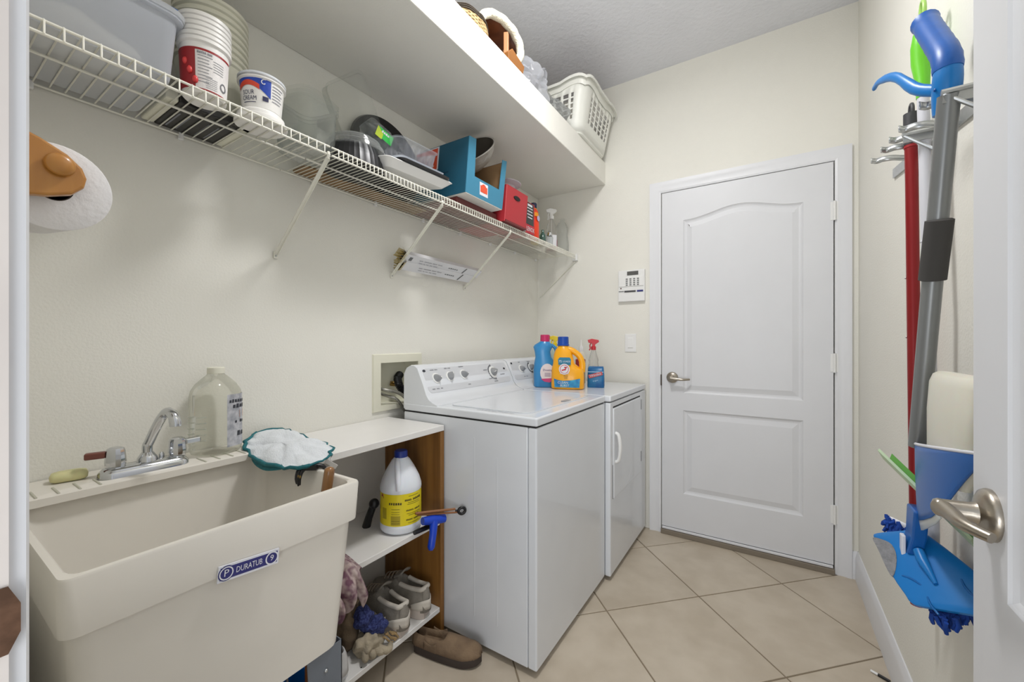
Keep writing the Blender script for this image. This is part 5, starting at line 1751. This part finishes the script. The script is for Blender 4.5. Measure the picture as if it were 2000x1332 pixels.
MB().lathe([(.040, 0), (.046, .004), (.048, .06), (.040, .12), (.044, .17), (.026, .205), (.018, .215), (.018, .235)], (-1.195, 2.50, ZI), 28, caps=False).add([V(-1.195 + .04 * math.cos(2 * PI * i / 20), 2.50 + .04 * math.sin(2 * PI * i / 20), ZI + .001) for i in range(20)], [tuple(range(20))]).build('bottle_body', clear('vase_clear', (.97, .98, .98), haze=.12), vs_, smooth=45)
m = MB().loft([rr(-1.415, -1.285, 2.08, 2.40, ZI, .015), rr(-1.420, -1.275, 2.07, 2.41, ZI + .040, .02), rr(-1.417, -1.278, 2.073, 2.407, ZI + .040, .02), rr(-1.412, -1.288, 2.083, 2.397, ZI + .003, .015)])
tag(m.build('grey_dish', mat('dish_greige', (150, 144, 132), .4, var=.05), smooth=35), 'shallow grey-brown dish at the back corner of the wire shelf, seen from below', 'dish')

# ---- long white cartons lying on the braces under the shelf
for k, (zc, xc, dy, lab) in enumerate(((1.5425, -1.357, 0, 'long white printed carton on the shelf braces, the upper one'), (1.5145, -1.382, .02, 'long white printed carton on the shelf braces, the lower one'))):
    lc_ = T('long_carton', lab, 'carton', (xc, 1.52, zc - .02))
    ex, ez = V(.76, 0, .65), V(-.65, 0, .76)
    o_ = V(xc, 0, zc)
    hw2, hh2 = .024, .012
    y0_, y1_ = 1.235 + dy, 1.775 - dy * 2
    ringc = lambda y, a=hw2, b=hh2: [o_ + V(0, y, 0) + ex * i * a + ez * j * b for i, j in ((-1, -1), (1, -1), (1, 1), (-1, 1))]
    m = MB().loft([ringc(y0_), ringc(y1_)], caps=False)
    m.add(ringc(y1_), [(0, 1, 2, 3)])
    m.build('carton', mat('carton_paper', (222, 222, 224), .5, var=.02), lc_)
    fl_ = MB()
    for i, j in ((1, 0), (-1, 0), (0, 1), (0, -1)):
        base = o_ + V(0, y0_, 0) + ex * hw2 * i + ez * hh2 * j
        across = ez * hh2 if i else ex * hw2
        out_dir = (ex * i + ez * j) * .014 + V(0, -.022, 0)
        fl_.add([base - across, base + across, base + across * .9 + out_dir, base - across * .9 + out_dir], [(0, 1, 2, 3)])
    fl_.build('end_flap', mat('flap_kraft', (190, 176, 136), .6), lc_, solid=.0008)
    MB().add(ringc(y0_ + .004, hw2 * .95, hh2 * .95), [(0, 1, 2, 3)]).build('carton_opening', DARKG, lc_)
    st_ = MB()
    for q2 in range(7):
        a = q2 * 1.1 + k
        c0_ = o_ + V(0, y0_ + .01, 0) + ex * hw2 * .7 * math.cos(a) + ez * hh2 * .6 * math.sin(a)
        st_.tube([c0_, c0_ + V(.004 * math.cos(a * 2), -.040 - .006 * (q2 % 3), .006 * math.sin(a * 3))], .0022, 5)
    st_.build('brass_rod', mat('brass_pale', (196, 176, 112), .35, metal=.7), lc_, smooth=50)
    pr, pd = MB(), MB()
    nrm_ = V(.65, 0, -.76)
    face_c = o_ - ez * hh2
    ty_ = V(0, 1, 0)
    tux = V(0, 1, 0)
    tuy = ex
    Lf = lambda y, s_: V(face_c.x, y, face_c.z) + ex * s_
    nn_ = -ez
    def tput(mb, t, y, s_, h_, w_=None):
        vs, fs = text_mesh(t)
        w0 = max(p[0] for p in vs) - min(p[0] for p in vs)
        sc = h_ / .7
        sx_ = w_ / w0 if w_ else sc
        mb.add([Lf(y + p[0] * sx_, s_ + p[1] * sc) + nn_ * .0007 for p in vs], fs)
    tput(pr, '~SELF ADHESIVE SHELF LINER', 1.40 + dy, .004, .007, .15)
    tput(pr, '~easy to cut and apply', 1.39 + dy, -.010, .006, .12)
    tput(pd, '~CLEAR', 1.56, .000, .009, .07)
    if k == 0:
        pd.add([Lf(y, s_) + nn_ * .0007 for y, s_ in ((1.262, -.008), (1.280, -.008), (1.280, .012), (1.262, .012))], [(0, 1, 2, 3)])
    pd.add([Lf(y, s_) + nn_ * .0007 for y, s_ in ((1.630, -.020), (1.640, -.020), (1.655, .020), (1.645, .020))], [(0, 1, 2, 3)])
    pr.build('carton_print', mat('print_midgrey', (150, 150, 156), .6), lc_)
    pd.build('carton_print', mat('print_darkgrey', (110, 112, 112), .6), lc_)

# ================================================================ on the plaster ledge
ZL = 2.3525
lbk = T('laundry_basket', 'white plastic laundry basket with square holes on the ledge near the back wall', 'basket', (-1.06, 2.35, ZL))
BK = mat('basket_white', (232, 232, 224), .4, var=.02)
# body: tapered rounded rectangle, walls cut into a lattice of strips
X0, X1, Y0, Y1 = -1.22, -.90, 2.115, 2.545
def bpt(s, z):
    """point on the basket wall: s in [0,4) runs round, z 0..1 up"""
    f = .0 + .055 * z
    x0_, x1_, y0_, y1_ = X0 - f * .6, X1 + f, Y0 - f * .7, Y1 + f * .2
    r_ = .055
    ring = rr(x0_, x1_, y0_, y1_, 0, r_, 6)
    # arc-length table per side
    side = int(s) % 4
    t = s - int(s)
    c = [V(x1_, y0_, 0), V(x1_, y1_, 0), V(x0_, y1_, 0), V(x0_, y0_, 0)]
    p = c[side].lerp(c[(side + 1) % 4], t)
    cx, cy = (x0_ + x1_) / 2, (y0_ + y1_) / 2
    # rounding
    dx, dy = max(abs(p.x - cx) - ((x1_ - x0_) / 2 - r_), 0), max(abs(p.y - cy) - ((y1_ - y0_) / 2 - r_), 0)
    if dx > 0 and dy > 0:
        k = r_ / math.hypot(dx, dy)
        p.x = cx + math.copysign((x1_ - x0_) / 2 - r_ + dx * k, p.x - cx)
        p.y = cy + math.copysign((y1_ - y0_) / 2 - r_ + dy * k, p.y - cy)
    return V(p.x, p.y, ZL + .012 + .255 * z)
HB = .255
m = MB()
NS = 96
S_ = [4 * i / NS for i in range(NS)]
sgrid = []
for i in range(NS):
    sgrid.append(4 * i / NS)
# bands: bottom solid, lattice rows, top solid
zs = [0, .16, .22, .25, .33, .36, .44, .47, .55, .58, .66, .69, .77, 1.0]
def rowpts(z):
    out = []
    for s_ in sgrid:
        out.append(bpt(s_, z))
    return out
rows = [rowpts(z) for z in zs]
vs, fs = [], []
for r_ in rows:
    vs += r_
for j in range(len(zs) - 1):
    hole_row = j in (3, 5, 7, 9, 11)
    for i in range(NS):
        t = sgrid[i] % 1
        inlat = .17 < t < .83
        if hole_row and inlat and (i % 3 != 0):
            continue
        a, b = j * NS + i, j * NS + (i + 1) % NS
        fs.append((a, b, b + NS, a + NS))
m.add(vs, fs)
m.add(rows[0], [tuple(range(NS))])
m.build('basket_body', BK, lbk, smooth=50, solid=.0035)
rimp = []
for i in range(NS):
    s_ = 4 * i / NS
    t = s_ % 1
    p = bpt(s_, 1.0)
    rimp.append(p + V(0, 0, .002 + (.030 if int(s_) % 2 == 1 or True else 0) * math.sin(PI * min(max((abs(t - .5) - .12) / .38, 0), 1)) * .55 + .018 * (1 - min(abs(t - .5) / .35, 1)) * 0))
cx_, cy_ = (X0 + X1) / 2, (Y0 + Y1) / 2
m = MB()
outw = []
for p in rimp:
    d_ = V(p.x - cx_, p.y - cy_, 0).normalized()
    outw.append(d_)
prof = [(-.002, -.040), (.003, -.040), (.010, -.004), (.024, -.006), (.026, -.016), (.029, -.016), (.028, 0), (.020, .006), (0, .004)]
rings = []
for a, b in prof:
    rings.append([p + d_ * a + V(0, 0, b) for p, d_ in zip(rimp, outw)])
vs, fs = [], []
for r_ in rings:
    vs += r_
n_ = len(prof)
for j in range(n_):
    for i in range(NS):
        a, b = j * NS + i, j * NS + (i + 1) % NS
        c_, d_ = ((j + 1) % n_) * NS + (i + 1) % NS, ((j + 1) % n_) * NS + i
        fs.append((a, b, c_, d_))
m.add(vs, fs)
m.build('rim', BK, lbk, smooth=45)
m = MB().lathe([(1, 0), (1.01, .004), (1.0, .022), (.97, .028)], n=4)
foot = MB().loft([[V(p.x, p.y, ZL + z) for p in rr(X0 + g_, X1 - g_, Y0 + g_, Y1 - g_, 0, .055, 6)] for g_, z in ((.012, 0), (.006, .002), (-.002, .030), (.002, .034))])
foot.build('base', BK, lbk, smooth=45)
m = MB()
crumple(m, (cx_ + .02, cy_, ZL + .075), (.125, .17, .045), 4, .3, 14, n=30, k=16)
tag(m.build('red_clothes', mat('fabric_red', (190, 60, 50), .9, var=.15, vscale=20), smooth=70), 'heap of red fabric inside the white laundry basket', 'clothes')
m = MB().sphere((-.872, 2.46, ZL + .292), .005, n=10, m=6)
m.tube([(-.880, 2.39, ZL + .303), (-.872, 2.46, ZL + .293)], .003, 6)
m.build('rim_clip', BLACKP, lbk, smooth=50)

# crumpled clear plastic bags
BG = clear('bag_film', (.96, .97, .99), haze=.26, gloss=.12, hcol=(246, 248, 255), edge=1.5)
BG2 = clear('bag_film_grey', (.90, .91, .91), haze=.20, gloss=.12, hcol=(196, 198, 198), edge=1.5)
def crinkle(m, c, r, seed, n=46, k=30, amp=.34, fr=9):
    c = Vector(c)
    rings = []
    for j in range(1, k):
        th = PI * j / k
        ring = []
        for i in range(n):
            a = 2 * PI * i / n
            p = V(math.sin(th) * math.cos(a) * r[0], math.sin(th) * math.sin(a) * r[1], math.cos(th) * r[2])
            q_ = 1 + amp * (abs(noise.noise((p + V(seed, 0, seed)) * fr)) * 2 - .5) + amp * .5 * (abs(noise.noise((p + V(seed, 3, seed)) * fr * 2.4)) * 2 - .4)
            v_ = c + p * q_
            v_.z = max(v_.z, ZL + .001)
            ring.append(v_)
        rings.append(ring)
    return m.loft(rings)
m = MB()
crinkle(m, (-1.03, 1.745, ZL + .095), (.095, .135, .115), 3)
m.tube(smooth_path([(-1.00, 1.80, ZL + .15), (-.985, 1.83, ZL + .215), (-.98, 1.86, ZL + .205), (-.99, 1.87, ZL + .13)], 16), [.004, .008, .010, .010] * 4, 8, flat=.4)
tag(m.build('plastic_bag', BG, smooth=35), 'crumpled clear plastic bag on the ledge right of the brown wooden piece', 'bag')
m = MB()
crinkle(m, (-1.02, 1.975, ZL + .068), (.085, .115, .085), 8)
tag(m.build('plastic_bag', BG2, smooth=35), 'greyish crumpled plastic bag on the ledge touching the laundry basket', 'bag')

# wicker basket lid, fleece-trimmed wooden piece
wk = T('wicker_basket', 'woven straw basket lying on the ledge, leftmost thing up there', 'basket', (-1.09, 1.27, ZL))
m = MB()
Cw = V(-1.055, 1.270, ZL + .052)
STR = mat('straw', (184, 160, 118), .8, col2=(140, 116, 76), vscale=60)
for k in range(15):
    t = k / 14
    z = -.045 + .098 * t
    rad = .100 * math.cos(math.asin(min(max(z / .092, -.98), .98))) ** .6
    ring = [Cw + V(rad * 1.0 * math.cos(2 * PI * i / 48), rad * 1.15 * math.sin(2 * PI * i / 48), z + .0022 * (1 if i % 2 == k % 2 else -1)) for i in range(49)]
    m.tube(ring, .0052, 6)
m.build('weave', STR, wk, smooth=60)
m = MB()
for k in range(3):
    z = .032 + .010 * k
    rad = .100 * math.cos(math.asin(min(z / .092, .98))) ** .6 + .006
    m.tube([Cw + V(rad * math.cos(2 * PI * i / 48), rad * 1.15 * math.sin(2 * PI * i / 48), z + .003 * math.sin(i * .9)) for i in range(49)], .0032, 6)
m.build('dark_band', mat('straw_dark', (52, 42, 30), .8), wk, smooth=60)
m = MB()
for k in range(24):
    a = 2 * PI * k / 24
    m.tube([Cw + V(r_ * math.cos(a), r_ * 1.15 * math.sin(a), z) for r_, z in ((.092, -.048), (.101, 0), (.088, .040), (.05, .052))], .003, 5)
m.build('stake', STR, wk, smooth=60)

fb = T('fleece_cradle', 'brown wooden arched cradle with cream fleece rim on the ledge', 'cradle', (-1.03, 1.46, ZL))
FL = mat('fleece_cream', (224, 220, 200), .98, var=.05, vscale=60, bump=1.0, bscale=160)
BRW = mat('wood_darkbrown', (112, 60, 28), .5, col2=(84, 42, 18), vscale=6, stretch=(2, 2, 12))
Cf = V(-.985, 1.425, ZL + .100)
arc = []
for i in range(25):
    a = R_(-78 + 262 * (i / 24))
    arc.append((math.cos(a), math.sin(a)))
# hood opens toward +x and slightly to the viewer
Mh = Matrix.Rotation(R_(-14), 3, 'Z')
hood = []
for d_, s_ in ((-.15, .60), (-.10, .86), (-.04, .98), (.02, 1.0)):
    hood.append([Cf + Mh @ V(d_, a * .112 * s_, b * .084 * s_) for a, b in arc])
MB().loft(hood, caps=False, closed=False).build('hood', BRW, fb, smooth=50, solid=.005)
MB().add(hood[0], [tuple(range(25))]).build('hood_back', BRW, fb, solid=.004)
rimf = [Cf + Mh @ V(.022 + .002 * math.sin(i * 2.2), a * .116, b * .088) for i, (a, b) in enumerate(arc)]
rimf = smooth_path(rimf, 60)
rimf = [p + V(0, 0, 0) for p in rimf]
rf = MB()
rf.tube(rimf, [.018 + .0014 * noise.noise(V(i * 1.7, 0, 3)) for i in range(60)], 12)
rf.build('fleece_rim', FL, fb, smooth=70)
MB().obox((-.955, 1.448, ZL + .084), (.009, .004, 0), (-.003, .008, 0), (0, 0, .056)).build('post', mat('wood_tan', (186, 124, 84), .5), fb, bevel=.002)
MB().obox((-.965, 1.463, ZL + .046), (.012, .005, 0), (-.004, .010, 0), (0, 0, .030)).build('post', mat('wood_lighttan', (176, 148, 112), .5), fb, bevel=.002)
MB().prism([(-.060, 0), (.055, .0), (.066, .036), (-.030, .062), (-.062, .030)], lambda a, b: V(-.922, 1.478, ZL + .0) + V(.02, 1, 0).normalized() * a + V(0, 0, b), lambda a, b: V(-.985, 1.478, ZL + .0) + V(.02, 1, 0).normalized() * a + V(0, 0, b)).build('rocker_base', mat('wood_midbrown', (140, 90, 42), .45, var=.1, vscale=12), fb, bevel=.002)

# ================================================================ paper towel holder on the front wall
pt_ = T('towel_holder', 'honey-coloured wooden paper towel holder on the wall at the far left', 'towel holder', (-1.07, FY, 1.43))
HW = mat('honey_wood', (186, 130, 58), .35, col2=(166, 108, 44), vscale=4, stretch=(1, 6, 1), coat=.3)
for xx in (-.918, -1.128):
    prof = []
    for y, z in ((FY, 1.366), (.105, 1.383), (.135, 1.388), (.160, 1.397), (.173, 1.411), (.176, 1.426), (.171, 1.441), (.155, 1.457), (.128, 1.472), (.095, 1.485), (FY, 1.500)):
        prof.append((y, z))
    arm = MB().prism(prof, lambda y, z: V(xx + .009, y, z), lambda y, z: V(xx - .009, y, z))
    arm.build('arm', HW, pt_, bevel=.004, seg=3)
MB().box(-1.137, -.909, FY, FY + .014, 1.372, 1.494).build('back_plate', HW, pt_, bevel=.004)
m = MB().cyl((-1.146, .146, 1.4365), (-.905, .146, 1.4365), .0095, n=18)
m.build('dowel', HW, pt_, smooth=50)
for xx, sg in ((-.909, 1), (-1.137, -1)):
    m = MB().lathe([(.010, 0), (.0150, .002), (.0168, .006), (.015, .011), (.009, .014), (.002, .015)], (xx, .146, 1.4365), 24, M=Matrix.Rotation(R_(90 * sg), 3, 'Y'))
    m.build('peg_knob', HW, pt_, smooth=60)
pr_ = T('paper_towel_roll', 'white paper towel roll on the wooden holder', 'paper towel', (-1.075, .146, 1.346))
PW = mat('paper_white', (232, 230, 230), .95, var=.01, bump=.3, bscale=120)
Mx = Matrix.Rotation(R_(96.5), 3, 'Y')
MB().lathe([(.021, 0), (.064, 0), (.0655, .001), (.0655, .176), (.064, .177), (.021, .177), (.021, .002)], (-1.113, .146, 1.430), 48, M=Mx, caps=False).build('paper', PW, pr_, smooth=40)
MB().lathe([(.0212, .001), (.0196, .001), (.0196, .176), (.0212, .176)], (-1.113, .146, 1.430), 36, M=Mx, caps=False).build('cardboard_core', mat('core_dark', (60, 50, 42), .9), pr_, smooth=40)

# ================================================================ tool rack and mops on the right wall
rk = T('tool_rack', 'zinc wall rack with spring clips holding the mop handles', 'rack', (RX - .004, 1.5, 1.69))
p0_, p1_ = V(RX - .003, 1.06, 1.640), V(RX - .003, 1.90, 1.752)
dR = (p1_ - p0_).normalized()
m = MB().obox((p0_ + p1_) / 2, (p1_ - p0_) / 2, V(.003, 0, 0), V(0, 0, .016))
m.build('rail', ZINC, rk)
def rp_(y):
    return p0_ + (p1_ - p0_) * ((y - p0_.y) / (p1_.y - p0_.y))
for y in (1.20, 1.36, 1.455, 1.55, 1.68):
    c0_ = rp_(y)
    m = MB()
    for sg in (-1,):
        pts = [c0_ + V(-.004, sg * .010, 0), c0_ + V(-.026, sg * .013, .002), c0_ + V(-.048, sg * .024, .004), c0_ + V(-.070, sg * .022, .006), c0_ + V(-.084, sg * .011, .007), c0_ + V(-.098, sg * .020, .008)]
        sp2 = smooth_path(pts, 14)
        vs, fs = [], []
        for p in sp2:
            vs += [p + V(0, 0, -.0085), p + V(0, 0, .0085)]
        for i in range(13):
            fs.append((2 * i, 2 * i + 1, 2 * i + 3, 2 * i + 2))
        m.add(vs, fs)
    m.build('spring_clip', ZINC, rk, solid=.0016, smooth=60)
for y in (1.09, 1.36):
    c0_ = rp_(y)
    m = MB().tube([c0_ + V(-.085, 0, -.004), c0_ + V(-.002, 0, -.075)], .004, 8)
    m.tube([c0_ + V(-.002, 0, 0), c0_ + V(-.088, 0, -.001)], .006, 8)
    m.obox(c0_ + V(-.046, 0, -.012), (.040, 0, 0), (0, .0015, 0), (0, 0, .010))
    m.build('angle_bracket', ZINC, rk, smooth=40)

# spray mop
MBL = mat('mop_blue', (14, 116, 190), .35, var=.02)
MDB = mat('mop_darkblue', (12, 84, 164), .4, var=.05, vscale=40)
sm_ = T('spray_mop', 'blue and grey spray mop with a bent handle and trigger, hanging nearest the door', 'mop', (.29, 1.2, .60))
PG = mat('pole_grey', (132, 134, 134), .35, metal=.4, var=.02)
XM = .288
MB().tube([(XM, 1.100, 1.640), (XM - .004, 1.275, .930)], .0165, 18).build('pole', PG, sm_, smooth=50)
MB().tube([(XM - .001, 1.146, 1.415), (XM - .001, 1.1465, 1.413), (XM - .003, 1.181, 1.298), (XM - .003, 1.1815, 1.296)], [.017, .0215, .0215, .017], 20).build('foam_grip', mat('foam_dark', (66, 64, 62), .85), sm_, smooth=40)
hp = smooth_path([(XM, 1.117, 1.612), (XM, 1.112, 1.650), (XM, 1.106, 1.685), (XM, 1.114, 1.722), (XM, 1.160, 1.778), (XM, 1.204, 1.829), (XM, 1.240, 1.872)], 26)
MB().tube(hp[:11], [.0185 + .003 * math.sin(PI * i / 12) for i in range(11)], 18).build('handle_collar', MBL, sm_, smooth=55)
MB().tube(hp[9:], [.0215 + .0008 * (i % 2) for i in range(15)] + [.0215, .024], 18).build('handle_grip', MDB, sm_, smooth=30)
MB().tube([hp[-1], hp[-1] + V(0, .012, .009)], [.017, .012], 16).build('end_cap', MBL, sm_, smooth=50)
MB().tube(smooth_path([(XM - .012, 1.118, 1.662), (XM - .035, 1.150, 1.690), (XM - .055, 1.205, 1.752), (XM - .070, 1.268, 1.782), (XM - .074, 1.300, 1.785)], 16), [.011] * 6 + [.0095] * 5 + [.008] * 5, 12, flat=.6).build('trigger', MBL, sm_, smooth=60)
MB().sphere((XM - .020, 1.098, 1.655), .002, .004, .003, 8, 6).build('rivet', MDB, sm_)
# bottle and its cradle: a scoop hung on the pole along the wall, deepest at the pole
BX = .288
CRB = mat('cradle_blue', (12, 92, 170), .35, var=.02)
def lerp_tab(tab, x):
    for (x0_, v0_), (x1_, v1_) in zip(tab, tab[1:]):
        if x <= x1_:
            return v0_ + (v1_ - v0_) * max(0, (x - x0_) / (x1_ - x0_))
    return tab[-1][1]
TOPZ = [(.96, .986), (1.318, .927)]
BOTZ = [(.96, .975), (1.0, .935), (1.071, .862), (1.14, .815), (1.20, .788), (1.26, .766), (1.318, .755)]
def cr(u, v, extra=0.0, k=1.0):
    y = .96 + (1.318 - .96) * u
    zt, zb_ = lerp_tab(TOPZ, y), lerp_tab(BOTZ, y) - extra
    return V(BX + .012 - .034 * k * math.sin(PI * min(max(u * .93 + .05, 0), 1)) ** .6 * (1 - .25 * v * v), y, zt + (zb_ - zt) * v)
MB().grid(lambda u, v: cr(u, v), 30, 12).build('bottle_cradle', CRB, sm_, smooth=50, solid=.003)
MB().tube([cr(i / 24, 0) + V(0, 0, .001) for i in range(25)], .0032, 8).build('cradle_lip', LWHITE, sm_, smooth=60)
MB().grid(lambda u, v: cr(.42 + u * .58, 1) + V(.001 + .004 * v, 0, -.026 * v * (.4 + .6 * u)), 24, 3).build('cradle_base', mat('base_paleplastic', (206, 210, 206), .35), sm_, smooth=60, solid=.003)
def bsec(z, w0, w1, d):
    n2 = 16
    yc, hw_ = (w0 + w1) / 2, (w1 - w0) / 2
    return [V(BX + .006 + d * math.copysign(abs(math.sin(2 * PI * i / n2)) ** .7, math.sin(2 * PI * i / n2)), yc - hw_ * math.copysign(abs(math.cos(2 * PI * i / n2)) ** .5, math.cos(2 * PI * i / n2)), z) for i in range(n2)]
m = MB().loft([bsec(.90, 1.04, 1.20, .014), bsec(.95, .995, 1.205, .020), bsec(1.03, .965, 1.197, .023), bsec(1.088, .965, 1.188, .021), bsec(1.104, .972, 1.180, .016), bsec(1.109, .985, 1.165, .010)])
m.build('spray_bottle_tank', mat('tank_milky', (222, 219, 204), .35, var=.02, sub=.3), sm_, smooth=45)
MB().loft([[V(x + .006 * sx_, y, z) for (x, y) in ((XM - .014, 1.258 + (.78 - z) * .25), (XM - .014, 1.318 + (.78 - z) * .15), (XM + .012, 1.318 + (.78 - z) * .15), (XM + .012, 1.258 + (.78 - z) * .25))] for z, sx_ in ((.785, 0), (.72, 0), (.675, -1))]).build('neck', CRB, sm_, bevel=.004)
MB().obox((XM - .024, 1.300, .690), (.004, 0, 0), (0, .009, 0), (0, 0, .024)).build('spray_nozzle', LWHITE, sm_, bevel=.002)
m = MB().obox((XM - .026, 1.322, .672), V(.012, -.022, -.006), V(.006, .005, 0), V(0, .002, .007))
m.build('hinge_block', LWHITE, sm_, bevel=.002)

# head plate: a flat board hung by its middle, tipped toward the room
camC = V(0, 0, 1.17)
cyw, syw = math.cos(-.5688), math.sin(-.5688)
PC = V(.277, 1.257, .654)
pa, pw, pn = V(.483, -.847, -.221), V(.699, .221, .680), V(-.5274, -.4834, .6987)
HP = [(-.112, -.004), (-.115, .008), (-.085, .054), (-.069, .076), (-.023, .079), (.025, .077), (.057, .075), (.093, .070), (.122, .045), (.133, .021), (.113, .001), (.062, -.050), (.045, -.060), (.028, -.056), (-.014, -.045), (-.061, -.022), (-.094, -.012)]
fp = lambda a, b, c_: PC + pa * a + pw * b + pn * c_
P_ = dense([V(a, b, 0) for a, b in HP], 3)
pk_ = lambda p, k, c_: fp(.005 + (p.x - .005) * k, .010 + (p.y - .010) * k, c_)
m = MB().loft([[pk_(p, .96, -.011) for p in P_], [pk_(p, 1, -.008) for p in P_], [pk_(p, 1, -.001) for p in P_], [pk_(p, .97, .0008) for p in P_], [pk_(p, .86, .0022) for p in P_]])
m.build('head_plate', MBL, sm_, smooth=30)
m = MB().tube([fp(-.022, .036, .010), fp(.000, .024, .011), fp(.045, .004, .004)], [.010, .0105, .004], 12)
m.build('socket', MBL, sm_, smooth=50)
for a_, b_, c_ in ((-.004, -.030, 1), (.055, -.028, -1), (.060, .045, -1)):
    MB().tube(smooth_path([fp(a_, b_, .001), fp(a_ + .015, b_ + .008 * c_, .003), fp(a_ + .035, b_ + .012 * c_, .001)], 8), .0022, 6).build('plate_rib', mat('mop_blue_rib', (10, 100, 172), .35), sm_, smooth=60)
sc_ = dense([fp(-.108, -.008, .0030), fp(-.092, .004, .0034), (fp(-.070, .009, .0034)), fp(-.044, -.004, .0034), fp(-.020, -.030, .0034), fp(-.014, -.046, .0030), fp(-.035, -.040, .003), fp(-.080, -.020, .003)], 3)
MB().loft([[p - pn * .006 for p in sc_], sc_]).build('scrub_pad', mat('scrub_grey', (132, 132, 134), .95, var=.15, vscale=90, bump=.8, bscale=200), sm_, smooth=30)
CHN = mat('chenille_blue', (16, 62, 146), .9, var=.2, vscale=50)
m = MB()
rn = random.Random(11)
for k in range(120):
    if k < 60:
        a_, b_ = rn.uniform(.062, .100), rn.uniform(-.046, .010)
    else:
        a_, b_ = rn.uniform(-.08, .12), rn.uniform(-.01, .06)
    p = fp(a_, b_, -.014)
    e_ = p + V(rn.uniform(-.010, .010), rn.uniform(-.010, .010), 0) - pn * .016 + V(0, 0, -.016)
    p.x, e_.x = min(p.x, .358), min(e_.x, .358)
    m.tube([p, (p + e_) / 2 + V(rn.uniform(-.004, .004), rn.uniform(-.004, .004), 0), e_], [.0038, .0042, .0035], 6)
m.build('chenille_pad', CHN, sm_, smooth=60)

# second, older mop behind: its blue yarn shows above and below the plate
om = T('dust_mop', 'white-poled dust mop with a lime green handle and dark blue yarn head', 'mop', (.322, 1.36, .58))
LIME = mat('lime_green', (110, 206, 40), .35, var=.03)
PWH = mat('pole_white', (214, 214, 220), .35, var=.01)
XW = .318
MB().tube([(XW, 1.386, 1.780), (XW, 1.342, 1.30), (XW + .010, 1.352, .68)], .0115, 16).build('pole', PWH, om, smooth=50)
MB().cyl((XW, 1.3745, 1.655), (XW, 1.3749, 1.660), .0128, n=18).build('pole_ring', LWHITE, om, smooth=40)
MB().cyl((XW, 1.3520, 1.408), (XW, 1.3524, 1.412), .0128, n=18).build('pole_ring', LWHITE, om, smooth=40)
MB().tube([(XW, 1.385, 1.770), (XW, 1.388, 1.81), (XW, 1.402, 1.865), (XW, 1.400, 1.905), (XW, 1.397, 1.935), (XW, 1.395, 1.955)], [.0125, .0135, .0185, .0200, .016, .009], 18).build('handle_grip', LIME, om, smooth=55)
m = MB().tube([V(XW, 1.388 + .014 * math.sin(a), 1.984 + .026 * math.cos(a)) for a in [2 * PI * k / 20 for k in range(21)]], .0045, 8)
m.build('hang_loop', mat('lime_pale', (170, 214, 110), .35), om, smooth=60)
m = MB()
pa2 = V(-.10, .16, .0).normalized()
for k in range(170):
    t_q = rn.random()
    p = V(.252, 1.400, .712).lerp(V(.318, 1.350, .690), t_q) + V(0, 0, rn.uniform(-.022, .010))
    e_ = p + V(rn.uniform(-.010, .006), rn.uniform(-.010, .010), rn.uniform(-.030, -.010) * (.6 + t_q))
    p.x, e_.x = min(p.x, .352), min(e_.x, .352)
    m.tube([p, (p + e_) / 2 + V(rn.uniform(-.004, .004), rn.uniform(-.004, .004), 0), e_], [.0038, .0042, .0035], 6)
m.build('yarn_head', CHN, om, smooth=60)
m = MB().tube([(.325, 1.352, .690), (.285, 1.375, .706), (.258, 1.395, .716)], [.011, .009, .005], 10, flat=.45)
m.build('frame', LWHITE, om, smooth=50)

# lime squeegee head on the wall side
sq = T('floor_squeegee', 'pale green floor squeegee blade crossing behind the blue cradle', 'squeegee', (.29, 1.27, .76))
qa, qb = V(.222, 1.315, .892), V(.346, 1.200, .752)
qd = (qb - qa)
qn = V(.3, .35, -.25)
m = MB().loft([[qa + V(0, 0, .010), qa + V(.004, .006, .014), qa + V(.016, .018, -.008), qa + V(.012, .012, -.012)], [qb + V(0, 0, .010), qb + V(.004, .006, .014), qb + V(.016, .018, -.008), qb + V(.012, .012, -.012)]])
m.build('blade', mat('mint_pale', (196, 216, 178), .45), sq)
m = MB().loft([[qa.lerp(qb, t_) + V(.006, .010, .010), qa.lerp(qb, t_) + V(.012, .020, .022), qa.lerp(qb, t_) + V(.020, .026, .008), qa.lerp(qb, t_) + V(.014, .018, .0)] for t_ in (.12, .5, .97)])
m.build('blade_holder', mat('lime_dark', (96, 158, 66), .45), sq)

# red poled broom handle with dark grip
bh = T('broom_pole', 'dark red metal pole with a dark grey end grip hanging in the rack', 'pole', (.328, 1.5, .45))
XR = .322
MB().tube([(XR, 1.502, 1.785), (XR, 1.502, 1.70)], .0165, 18).tube([(XR, 1.502, 1.70), (XR, 1.501, 1.700)], .0165, 18).build('grip', mat('grip_darkgrey', (62, 62, 66), .5), bh, smooth=50)
m = MB().tube([V(XR, 1.502 + .0125 * math.sin(a), 1.790 + .020 * math.cos(a)) for a in [PI * (-.62 + 1.24 * k / 16) for k in range(17)]], .0045, 8)
m.tube([(XR, 1.490, 1.785), (XR, 1.514, 1.785)], .0045, 8)
m.build('hang_loop', mat('grip_darkgrey', (62, 62, 66), .5), bh, smooth=60)
MB().tube([(XR, 1.502, 1.704), (XR, 1.498, 1.60), (XR + .002, 1.46, .48)], [.0145, .0135, .0135], 16).build('pole', mat('pole_red', (140, 22, 26), .35, metal=.2, var=.03), bh, smooth=50)
MB().tube([(XR, 1.502, 1.712), (XR, 1.5015, 1.692)], .0155, 16).build('collar', mat('pole_red_bright', (160, 30, 36), .4), bh, smooth=50)
m = MB().sphere((XR - .0135, 1.493, 1.34), .002, .002, .003, 8, 6).sphere((XR - .0135, 1.486, 1.18), .002, .002, .003, 8, 6)
m.build('pin', ZINC, bh)
